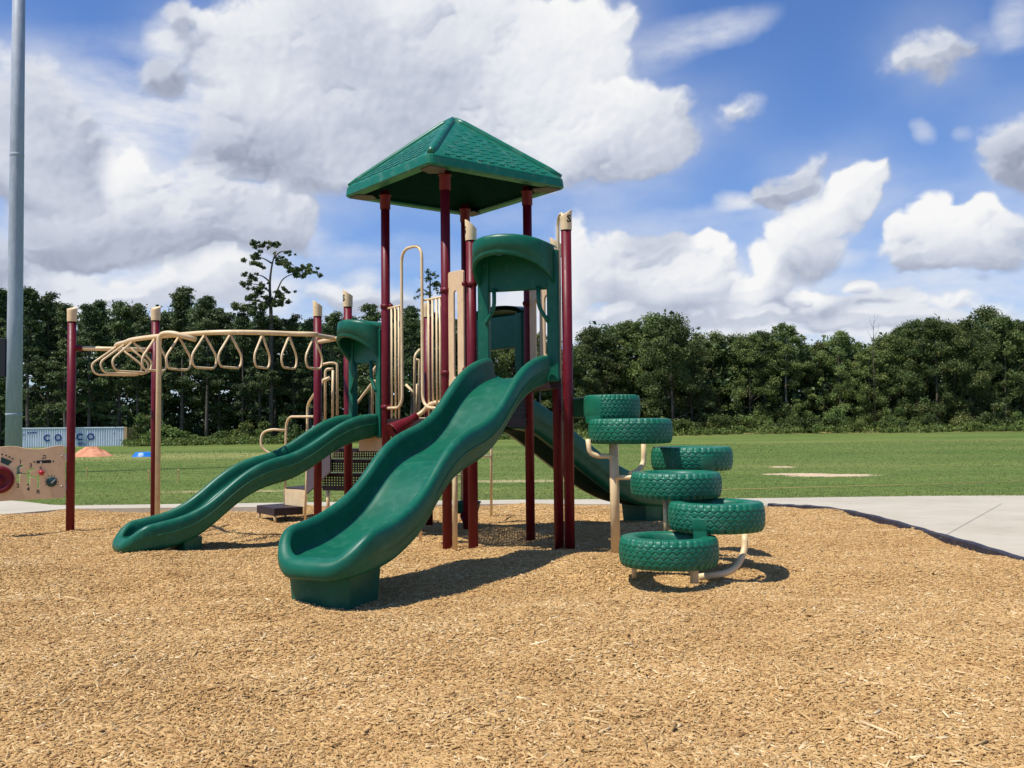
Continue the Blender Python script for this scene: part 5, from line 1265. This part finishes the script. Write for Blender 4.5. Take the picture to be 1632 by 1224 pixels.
# px, py, rx, ry, turn, weight, brightness, softness
CLOUDS = [
 # upper left haze and dark grey clouds beside the pole
 (150, 150, 190, 85, -6, .50, .97, 1), (200, 215, 130, 45, 0, .35, .95, 1),
 (20, 130, 60, 60, 0, .8, .74, 0), (70, 150, 48, 60, 0, .9, .66, 0), (100, 195, 52, 60, 0, 1, .62, 0), (50, 230, 90, 80, 0, 1, .58, 0), (110, 265, 50, 50, 0, .9, .54, 0), (10, 270, 60, 60, 0, 1, .58, 0), (85, 290, 70, 40, 0, .8, .54, 0),
 # mid left cloud
 (196, 270, 36, 36, 0, 1.3, 1.06, 0), (222, 300, 50, 40, 0, 1.2, .92, 0), (305, 290, 36, 36, 0, .9, .90, 0), (335, 310, 60, 50, 0, 1, .80, 0), (265, 330, 80, 45, 0, 1.1, .78, 0), (150, 335, 80, 40, 0, 1, .72, 0), (435, 305, 32, 26, 0, .8, .86, 0), (420, 345, 80, 45, 0, 1.1, .66, 0),
 (110, 375, 90, 38, 0, 1.1, .52, 0), (230, 385, 120, 34, 0, 1.2, .55, 0), (150, 398, 110, 22, 0, 1.1, .50, 0), (340, 380, 100, 34, 0, 1.1, .60, 0), (430, 385, 80, 24, 0, 1, .56, 0), (490, 340, 34, 40, 0, .8, .76, 0), (500, 380, 34, 22, 0, .6, .6, 1),
 (60, 440, 130, 32, 0, .8, .70, 1), (180, 440, 120, 22, 0, .7, .74, 1), (320, 440, 90, 26, 0, .9, .92, 0), (350, 428, 60, 18, 0, .9, 1.02, 0), (270, 470, 160, 26, 0, .9, .78, 0), (140, 480, 130, 26, 0, .8, .74, 1), (430, 460, 60, 30, 0, .6, .80, 1), (545, 462, 50, 24, 0, .7, .86, 0), (575, 440, 30, 16, 0, .45, .9, 1), (600, 480, 70, 24, 0, .7, .7, 0),
 # big central cloud, left wisps
 (292, 25, 38, 22, -10, .75, .62, 0), (265, 60, 34, 32, 0, .5, .66, 1), (345, 30, 26, 18, 0, .6, .85, 0), (330, 80, 58, 46, 0, .8, .60, 0), (262, 130, 36, 30, 0, .8, .52, 0), (295, 100, 60, 40, 0, .55, .62, 1), (300, 160, 60, 34, 0, .6, .70, 1),
 (430, 40, 70, 50, 0, 1.2, .86, 0), (395, 75, 40, 40, 0, .9, .82, 0), (450, 110, 90, 70, 0, 1.3, .84, 0), (390, 150, 60, 50, 0, 1, .84, 0), (480, 170, 110, 60, 0, 1.3, .86, 0), (370, 205, 70, 44, 0, 1.0, .72, 0), (440, 240, 100, 44, 0, 1.2, .56, 0), (350, 255, 60, 30, 0, .9, .52, 0), (500, 275, 110, 28, 0, 1.2, .52, 0),
 (560, 60, 110, 80, 0, 1.3, .76, 0), (680, 50, 120, 80, 0, 1.3, .78, 0), (590, 150, 130, 70, 0, 1.3, .68, 0), (700, 150, 130, 80, 0, 1.3, .74, 0), (800, 70, 90, 90, 0, 1.3, .90, 0), (560, 230, 130, 50, 0, 1.3, .58, 0), (660, 240, 120, 50, 0, 1.3, .58, 0), (640, 8, 44, 26, 0, .9, 1.05, 0), (780, 190, 110, 70, 0, 1.3, .84, 0), (590, 270, 90, 22, 0, 1, .54, 0), (760, 10, 80, 40, 0, .9, .88, 0),
 (930, 40, 46, 46, 0, 1.5, 1.02, 0), (890, 70, 50, 60, 0, 1.4, .98, 0), (960, 75, 40, 40, 0, 1.3, 1.04, 0), (1000, 38, 24, 24, 0, .9, .92, 0), (930, 130, 70, 60, 0, 1.5, 1.02, 0), (870, 150, 70, 70, 0, 1.5, .96, 0), (960, 190, 70, 50, 0, 1.5, .98, 0), (890, 220, 80, 50, 0, 1.5, .94, 0), (1020, 190, 50, 46, 0, 1.2, .94, 0), (1075, 195, 44, 40, 0, 1, .82, 0), (1045, 230, 70, 40, 0, 1.2, .80, 0), (1105, 170, 26, 22, 0, .7, .86, 0), (1030, 262, 60, 30, 0, 1.1, .66, 0), (960, 260, 90, 36, 0, 1.3, .72, 0), (930, 295, 80, 20, 0, .9, .60, 0), (860, 280, 60, 34, 0, 1, .72, 0), (1100, 225, 30, 30, 0, .8, .7, 0),
 # wisps right of it
 (1183, 168, 30, 20, -15, .66, .80, 0), (1160, 195, 18, 24, 20, .55, .74, 0), (1205, 160, 18, 14, 0, .4, .78, 1), (1090, 60, 110, 26, -10, .34, 1, 1), (1060, 95, 90, 22, -16, .26, 1, 1), (1165, 40, 60, 22, -14, .26, 1, 1),
 (1480, 88, 46, 34, 0, .82, .66, 0), (1440, 112, 34, 22, 0, .72, .64, 0), (1510, 100, 34, 34, 0, .7, .60, 0), (1490, 130, 26, 20, 0, .5, .58, 0), (1620, 20, 30, 50, 0, .45, .66, 1), (1590, 60, 40, 24, 0, .25, .7, 1),
 (1612, 215, 44, 34, 0, .85, .70, 0), (1600, 252, 50, 32, 0, .85, .56, 0), (1632, 260, 40, 40, 0, .9, .52, 0), (1475, 212, 18, 16, 0, .36, .62, 1), (1540, 210, 14, 10, 0, .25, .6, 1),
 # towering cumulus on the right
 (1384, 288, 26, 24, 0, 1.5, 1.02, 0), (1350, 300, 24, 22, 0, 1.3, 1.10, 0), (1390, 315, 18, 20, 0, 1.2, .98, 0), (1330, 335, 40, 26, -20, 1.4, 1.06, 0), (1290, 355, 42, 28, -20, 1.4, 1.06, 0), (1365, 335, 26, 24, -30, 1, .80, 0), (1250, 370, 36, 24, 0, 1.3, 1.06, 0), (1300, 385, 60, 30, 0, 1.3, .90, 0), (1240, 400, 36, 26, 0, 1.2, .94, 0), (1207, 425, 24, 28, 0, 1.4, 1.10, 0), (1190, 465, 26, 24, 0, 1.3, 1.06, 0), (1225, 455, 30, 24, 0, 1.1, .86, 0), (1260, 430, 46, 24, 0, 1.2, .66, 0), (1310, 415, 40, 22, 0, 1, .66, 0), (1240, 480, 40, 16, 0, .9, .56, 0), (1360, 410, 28, 16, 0, .45, .66, 1),
 (1300, 258, 34, 18, 0, .75, .66, 0), (1270, 285, 44, 22, 0, .85, .56, 0), (1240, 308, 34, 22, 0, .8, .54, 0), (1300, 300, 30, 20, 0, .7, .58, 0), (1255, 328, 26, 14, 0, .5, .60, 0), (1182, 316, 34, 16, 0, .52, .66, 1), (1205, 320, 20, 12, 0, .3, .64, 1),
 # far right cumulus
 (1480, 332, 26, 20, 0, 1.4, 1.12, 0), (1468, 358, 40, 24, 0, 1.4, 1.08, 0), (1430, 372, 24, 18, 0, 1.1, .98, 0), (1572, 330, 24, 20, 0, 1.3, 1.08, 0), (1550, 352, 34, 22, 0, 1.3, 1.06, 0), (1520, 375, 60, 26, 0, 1.4, 1.04, 0), (1600, 362, 34, 26, 0, 1.1, .94, 0), (1460, 400, 54, 26, 0, 1.3, .84, 0), (1540, 400, 70, 24, 0, 1.3, .82, 0), (1480, 425, 60, 18, 0, 1.1, .60, 0), (1560, 420, 60, 18, 0, 1, .60, 0), (1620, 385, 30, 30, 0, .9, .74, 0), (1600, 430, 34, 14, 0, .7, .52, 0), (1575, 455, 24, 9, 10, .45, .50, 0),
 # mid right bank
 (1132, 378, 24, 18, 0, 1.4, 1.12, 0), (1155, 395, 18, 16, 0, 1.1, 1.04, 0), (1075, 382, 44, 18, 0, 1.1, .66, 0), (1030, 395, 50, 22, 0, 1.2, .60, 0), (975, 395, 44, 22, 0, 1, .88, 0), (1000, 425, 80, 26, 0, 1.2, .80, 0), (1090, 415, 60, 26, 0, 1.2, .86, 0), (1130, 430, 40, 26, 0, 1.1, .92, 0), (1080, 450, 70, 24, 0, 1.2, .98, 0), (1000, 455, 70, 20, 0, 1.1, .68, 0), (940, 440, 40, 40, 0, 1, .84, 0), (1060, 480, 90, 16, 0, 1, .62, 0), (910, 400, 26, 50, 0, 1, .96, 0), (1150, 465, 34, 26, 0, .9, .76, 0), (920, 470, 20, 30, 0, .9, 1.0, 0),
 # low puffs over the trees
 (1285, 470, 30, 12, 0, 1.3, 1.10, 0), (1320, 480, 26, 12, 0, 1.2, 1.06, 0), (1260, 488, 30, 14, 0, 1, .92, 0), (1380, 462, 26, 11, 0, 1.2, 1.06, 0), (1350, 490, 50, 12, 0, 1, .60, 0), (1430, 476, 44, 14, 0, .9, .74, 0), (1300, 505, 70, 14, 0, 1, .58, 0), (1340, 520, 60, 16, 0, .9, .90, 0), (1470, 490, 34, 12, 0, .8, .86, 0), (1540, 488, 30, 12, 0, .8, .98, 0), (1600, 496, 30, 12, 0, .8, .96, 0), (1220, 515, 60, 16, 0, .9, .74, 0), (1130, 505, 70, 16, 0, .9, .72, 0), (1400, 520, 90, 20, 0, .8, .86, 0), (1520, 520, 90, 20, 0, .8, .78, 0), (1000, 500, 90, 20, 0, .9, .82, 0),
 (816, 560, 1200, 95, 0, .75, .88, 1), (200, 430, 330, 75, 0, .45, .86, 1), (150, 250, 120, 60, 0, .5, .9, 1), (1200, 500, 500, 60, 0, .5, .86, 1), (1180, 345, 260, 20, -3, .22, 1, 1), (650, 400, 90, 30, 0, .22, .9, 1), (800, 350, 90, 24, 0, .2, .9, 1), (560, 400, 60, 18, 0, .28, .8, 1), (820, 440, 100, 50, 0, .55, .9, 1), (700, 460, 60, 30, 0, .6, .86, 0), (1150, 330, 120, 10, -4, .14, 1, 1),
 # outside the frame
 (-120, 420, 160, 60, 0, .9, .6, 0), (1850, 350, 160, 90, 0, 1, .8, 0), (1900, 100, 160, 60, 0, .7, .7, 0), (900, -130, 200, 60, 0, .9, .9, 0)]
def vnoise(nx, ny, fx, fy, rg):
    """smooth noise of mean 0 on an nx x ny grid with fx by fy cells"""
    gx, gy = int(fx)+4, int(fy)+4; a = rg.uniform(0, 2*math.pi, (gy, gx)); ca, sa = np.cos(a), np.sin(a)
    ox, oy = rg.random(2); x = ox+np.linspace(0, fx, nx, endpoint=False); y = oy+np.linspace(0, fy, ny, endpoint=False)
    xi = x.astype(int); yi = y.astype(int); xf = (x-xi)[None, :]; yf = (y-yi)[:, None]
    u = xf**3*(xf*(xf*6-15)+10); v = yf**3*(yf*(yf*6-15)+10); out = 0
    def g(dx, dy): 
        I = np.ix_(yi+dy, xi+dx); return ca[I]*(xf-dx)+sa[I]*(yf-dy)
    return (g(0, 0)*(1-u)+g(1, 0)*u)*(1-v)+(g(0, 1)*(1-u)+g(1, 1)*u)*v
def fbm(nx, ny, f, asp, rg, octs=6, gain=.55, billow=False):
    out = np.zeros((ny, nx)); amp = 1.0; tot = 0
    for o in range(octs):
        n = vnoise(nx, ny, f*1.87**o, f*asp*1.87**o, rg)*1.5
        out += amp*(np.abs(n)*2-.45 if billow else n); tot += amp; amp *= gain
    return out/tot
def blur(a, r):
    for ax in (0, 1):
        for _ in range(2):
            p = np.pad(a, [(r+1, r) if i == ax else (0, 0) for i in (0, 1)], mode='edge'); c = np.cumsum(p, axis=ax)
            a = (np.take(c, range(2*r+1, c.shape[ax]), axis=ax)-np.take(c, range(0, c.shape[ax]-2*r-1), axis=ax))/(2*r+1)
    return a
def warp(a, dx, dy):
    ny, nx = a.shape; X, Y = np.meshgrid(np.arange(nx), np.arange(ny))
    x = np.clip(X+dx, 0, nx-1.001); y = np.clip(Y+dy, 0, ny-1.001); xi = x.astype(int); yi = y.astype(int); xf = x-xi; yf = y-yi
    return (a[yi, xi]*(1-xf)+a[yi, np.minimum(xi+1, nx-1)]*xf)*(1-yf)+(a[np.minimum(yi+1, ny-1), xi]*(1-xf)+a[np.minimum(yi+1, ny-1), np.minimum(xi+1, nx-1)]*xf)*yf
def cloud_field(AZ0, AZ1, EL0, EL1, NX, NY):
    """cover and brightness of the clouds over a window of azimuth and elevation (row 0 at EL0)"""
    rg = np.random.default_rng(21); az = np.linspace(AZ0, AZ1, NX); el = np.linspace(EL0, EL1, NY)
    pr = (AZ1-AZ0)/NX
    def field(items):
        D_ = np.zeros((NY, NX)); B_ = np.zeros((NY, NX)); W_ = np.full((NY, NX), 1e-4)
        for (px, py, rx, ry, turn, wt, br, so) in items:
            a0, e0 = ae(px, py); rx_, ry_ = rx/FPX*1.28, ry/FPX*1.28; m = max(rx_, ry_)*1.05
            i0, i1 = np.searchsorted(az, [a0-m, a0+m]); j0, j1 = np.searchsorted(el, [e0-m, e0+m])
            if i1 <= i0 or j1 <= j0: continue
            A, E = np.meshgrid(az[i0:i1]-a0, el[j0:j1]-e0); t = R(-turn); c, s = math.cos(t), math.sin(t)
            q = ((A*c+E*s)/rx_)**2+((-A*s+E*c)/ry_)**2; g = wt*np.clip(1-q, 0, 1)**1.3
            D_[j0:j1, i0:i1] = D_[j0:j1, i0:i1]+g*(1-.35*np.clip(D_[j0:j1, i0:i1], 0, 1)); W_[j0:j1, i0:i1] += g**2; B_[j0:j1, i0:i1] += br*g**2
        return D_, B_/W_, W_
    D1, B1, W1 = field([c for c in CLOUDS if c[7] == 0]); D0, B0, W0 = field([c for c in CLOUDS if c[7] == 1])
    asp = NY/NX
    f0 = (AZ1-AZ0)*7
    wx, wy = fbm(NX, NY, f0, asp, rg, 6, .6), fbm(NX, NY, f0, asp, rg, 6, .6)
    gaps = np.clip(fbm(NX, NY, f0*1.5, asp*1.6, np.random.default_rng(5), 5, .6)*2.4-.18, 0, 1); D1 = D1*(1-.62*gaps)
    k = .034/pr
    D1 = warp(D1, wx*k, wy*k*.8); B1 = warp(B1, wx*k, wy*k*.8); W1 = warp(W1, wx*k, wy*k*.8); D0 = warp(D0, wx*k*.8, wy*k*.5)
    vw = fbm(NX, NY, f0*.7, asp, rg, 4, .6)
    bil = fbm(NX, NY, f0*1.3, asp*1.15, rg, 3, .6, True)*.45+fbm(NX, NY, f0*3.4, asp*1.1, rg, 6, .66, True)*.75; bil = warp(bil, wx*k*.6, wy*k*.6); fine = fbm(NX, NY, f0*9, asp, rg, 5, .72)
    B1 = blur(B1, NX//260)
    sft = np.clip(.5+1.6*blur(vw, 2), 0, 1)               # where an edge frays and where it stays crisp
    h = np.clip(D1, 0, 1.6)+bil*.46+fine*(.10+.26*sft)
    a1 = np.clip((h-.12+.05*sft)/(.46+.55*sft), 0, 1); a1 = a1*a1*(3-2*a1)*np.clip(D1*6, 0, 1)*np.clip(.35+D1*1.1, 0, 1)
    hz = np.clip(blur(np.clip(D1, 0, 1), NX//40)*.60*(1+1.5*fbm(NX, NY, f0*.8, asp*2, rg, 7, .62)), 0, .6)
    soft = fbm(NX, NY, f0*1.2, asp*3, rg, 7, .65); a0_ = np.clip(D0*(1+soft*1.6)*.95, 0, .95)
    a0_ = 1-(1-a0_)*(1-hz); B0 = np.full_like(B0, .93)
    # relief light from the upper left
    hs = blur(h, max(1, NX//500)); hb = blur(np.clip(h, 0, 1.5), NX//130)
    gy, gx = np.gradient(hs); gy2, gx2 = np.gradient(hb)
    rel = (-gy*.8+gx*.6)/pr*.0065+(-gy2*.9+gx2*.45)/pr*.016
    cav = h-blur(h, NX//260)
    rel = np.clip(rel, -.16, .16)
    mott = warp(fbm(NX, NY, f0*.9, asp*1.3, rg, 7, .62), wx*k*1.5, wy*k*1.5); core = np.clip(D1-.5, 0, 1); rel = rel*(1-.62*core); cav = cav*(1-.5*core)
    b1 = B1+rel*.85+np.clip(cav, -.3, .3)*.34+mott*(.30+.25*core)*np.clip(1.3-B1, 0, 1)
    edge = 1-np.clip((h-.2)/.7, 0, 1)
    b1 = b1+edge*.10*np.clip(1-B1, 0, 1)
    b0 = B0
    al = 1-(1-a1)*(1-a0_); br = (b1*a1+b0*a0_*(1-a1))/np.maximum(al, 1e-4)
    return al, br

AZ0, AZ1, EL0, EL1, CNX, CNY = -.64, .64, -.02, .52, 1920, 810
al_, br_ = cloud_field(AZ0, AZ1, EL0, EL1, CNX, CNY)
cim = bpy.data.images.new('cloud_cover', CNX, CNY, float_buffer=True); cim.colorspace_settings.name = 'Non-Color'
pxl = np.ones((CNY, CNX, 4), np.float32); pxl[..., 0] = al_; pxl[..., 1] = br_; pxl[..., 2] = 0
cim.pixels.foreach_set(pxl.ravel()); cim.update(); cim.pack()
def mrange(v, a, b, c=0.0, d=1.0, sm=True):
    n = nd(nt, 'ShaderNodeMapRange', interpolation_type='SMOOTHSTEP' if sm else 'LINEAR'); L.new(v, n.inputs['Value'])
    for k_, x_ in zip(('From Min', 'From Max', 'To Min', 'To Max'), (a, b, c, d)): n.inputs[k_].default_value = x_
    return n.outputs[0]
uvc = nd(nt, 'ShaderNodeCombineXYZ'); L.new(mrange(az, AZ0, AZ1, 0, 1, False), uvc.inputs[0]); L.new(mrange(el, EL0, EL1, 0, 1, False), uvc.inputs[1])
it = nd(nt, 'ShaderNodeTexImage', image=cim, interpolation='Cubic', extension='EXTEND'); L.new(uvc.outputs[0], it.inputs[0])
sp = nd(nt, 'ShaderNodeSeparateColor'); L.new(it.outputs['Color'], sp.inputs[0])
# scattered cumulus over the rest of the sky
gn = nd(nt, 'ShaderNodeTexNoise'); gn.inputs['Scale'].default_value = 2.6; gn.inputs['Detail'].default_value = 7; gn.inputs['Roughness'].default_value = .6; L.new(DIR, gn.inputs['Vector'])
gcov = mrange(gn.outputs['Fac'], .60, .70); gbr = mrange(gn.outputs['Fac'], .5, .75, 1.05, .55)
out_ = mth('MAXIMUM', mrange(mth('ABSOLUTE', az), .56, .64), mrange(el, .45, .52))
def mixf(f, a, b):
    return mth('ADD', mth('MULTIPLY', a, mth('SUBTRACT', 1.0, f)), mth('MULTIPLY', b, f))
cover = mixf(out_, sp.outputs[0], gcov); brt = mixf(out_, sp.outputs[1], gbr)
cover = mth('MULTIPLY', cover, mrange(el, -.02, .01), clamp=True)
ccol = ramp(nt, mth('MULTIPLY', mth('SUBTRACT', brt, .25), 1.1), [(0.05, (.30, .34, .455)), (.20, (.40, .44, .555)), (.38, (.53, .575, .69)), (.55, (.665, .71, .81)), (.74, (.84, .865, .92)), (.97, (1.0, 1.0, 1.0))])
KC = nd(nt, 'ShaderNodeMixRGB', blend_type='MULTIPLY'); KC.inputs[0].default_value = 1; L.new(ccol, KC.inputs[1])
BG = .10; CL = 8.3; KC.inputs[2].default_value = (CL, CL, CL, 1)
skc = nd(nt, 'ShaderNodeMixRGB', blend_type='MULTIPLY'); skc.inputs[0].default_value = 1; L.new(sky.outputs[0], skc.inputs[1]); skc.inputs[2].default_value = (.70, .92, 1.30, 1)
mxs = nd(nt, 'ShaderNodeMixRGB'); L.new(cover, mxs.inputs[0]); L.new(skc.outputs[0], mxs.inputs[1]); L.new(KC.outputs[0], mxs.inputs[2])
L.new(mxs.outputs[0], bg.inputs['Color']); bg.inputs['Strength'].default_value = BG
w.cycles.sampling_method = 'MANUAL'; w.cycles.sample_map_resolution = 512
scene.view_settings.view_transform = 'Standard'; scene.view_settings.look = 'None'; scene.view_settings.exposure = .18; scene.view_settings.gamma = 1
scene.cycles.use_denoising = True
scene.cycles.max_bounces = 6; scene.cycles.transparent_max_bounces = 4
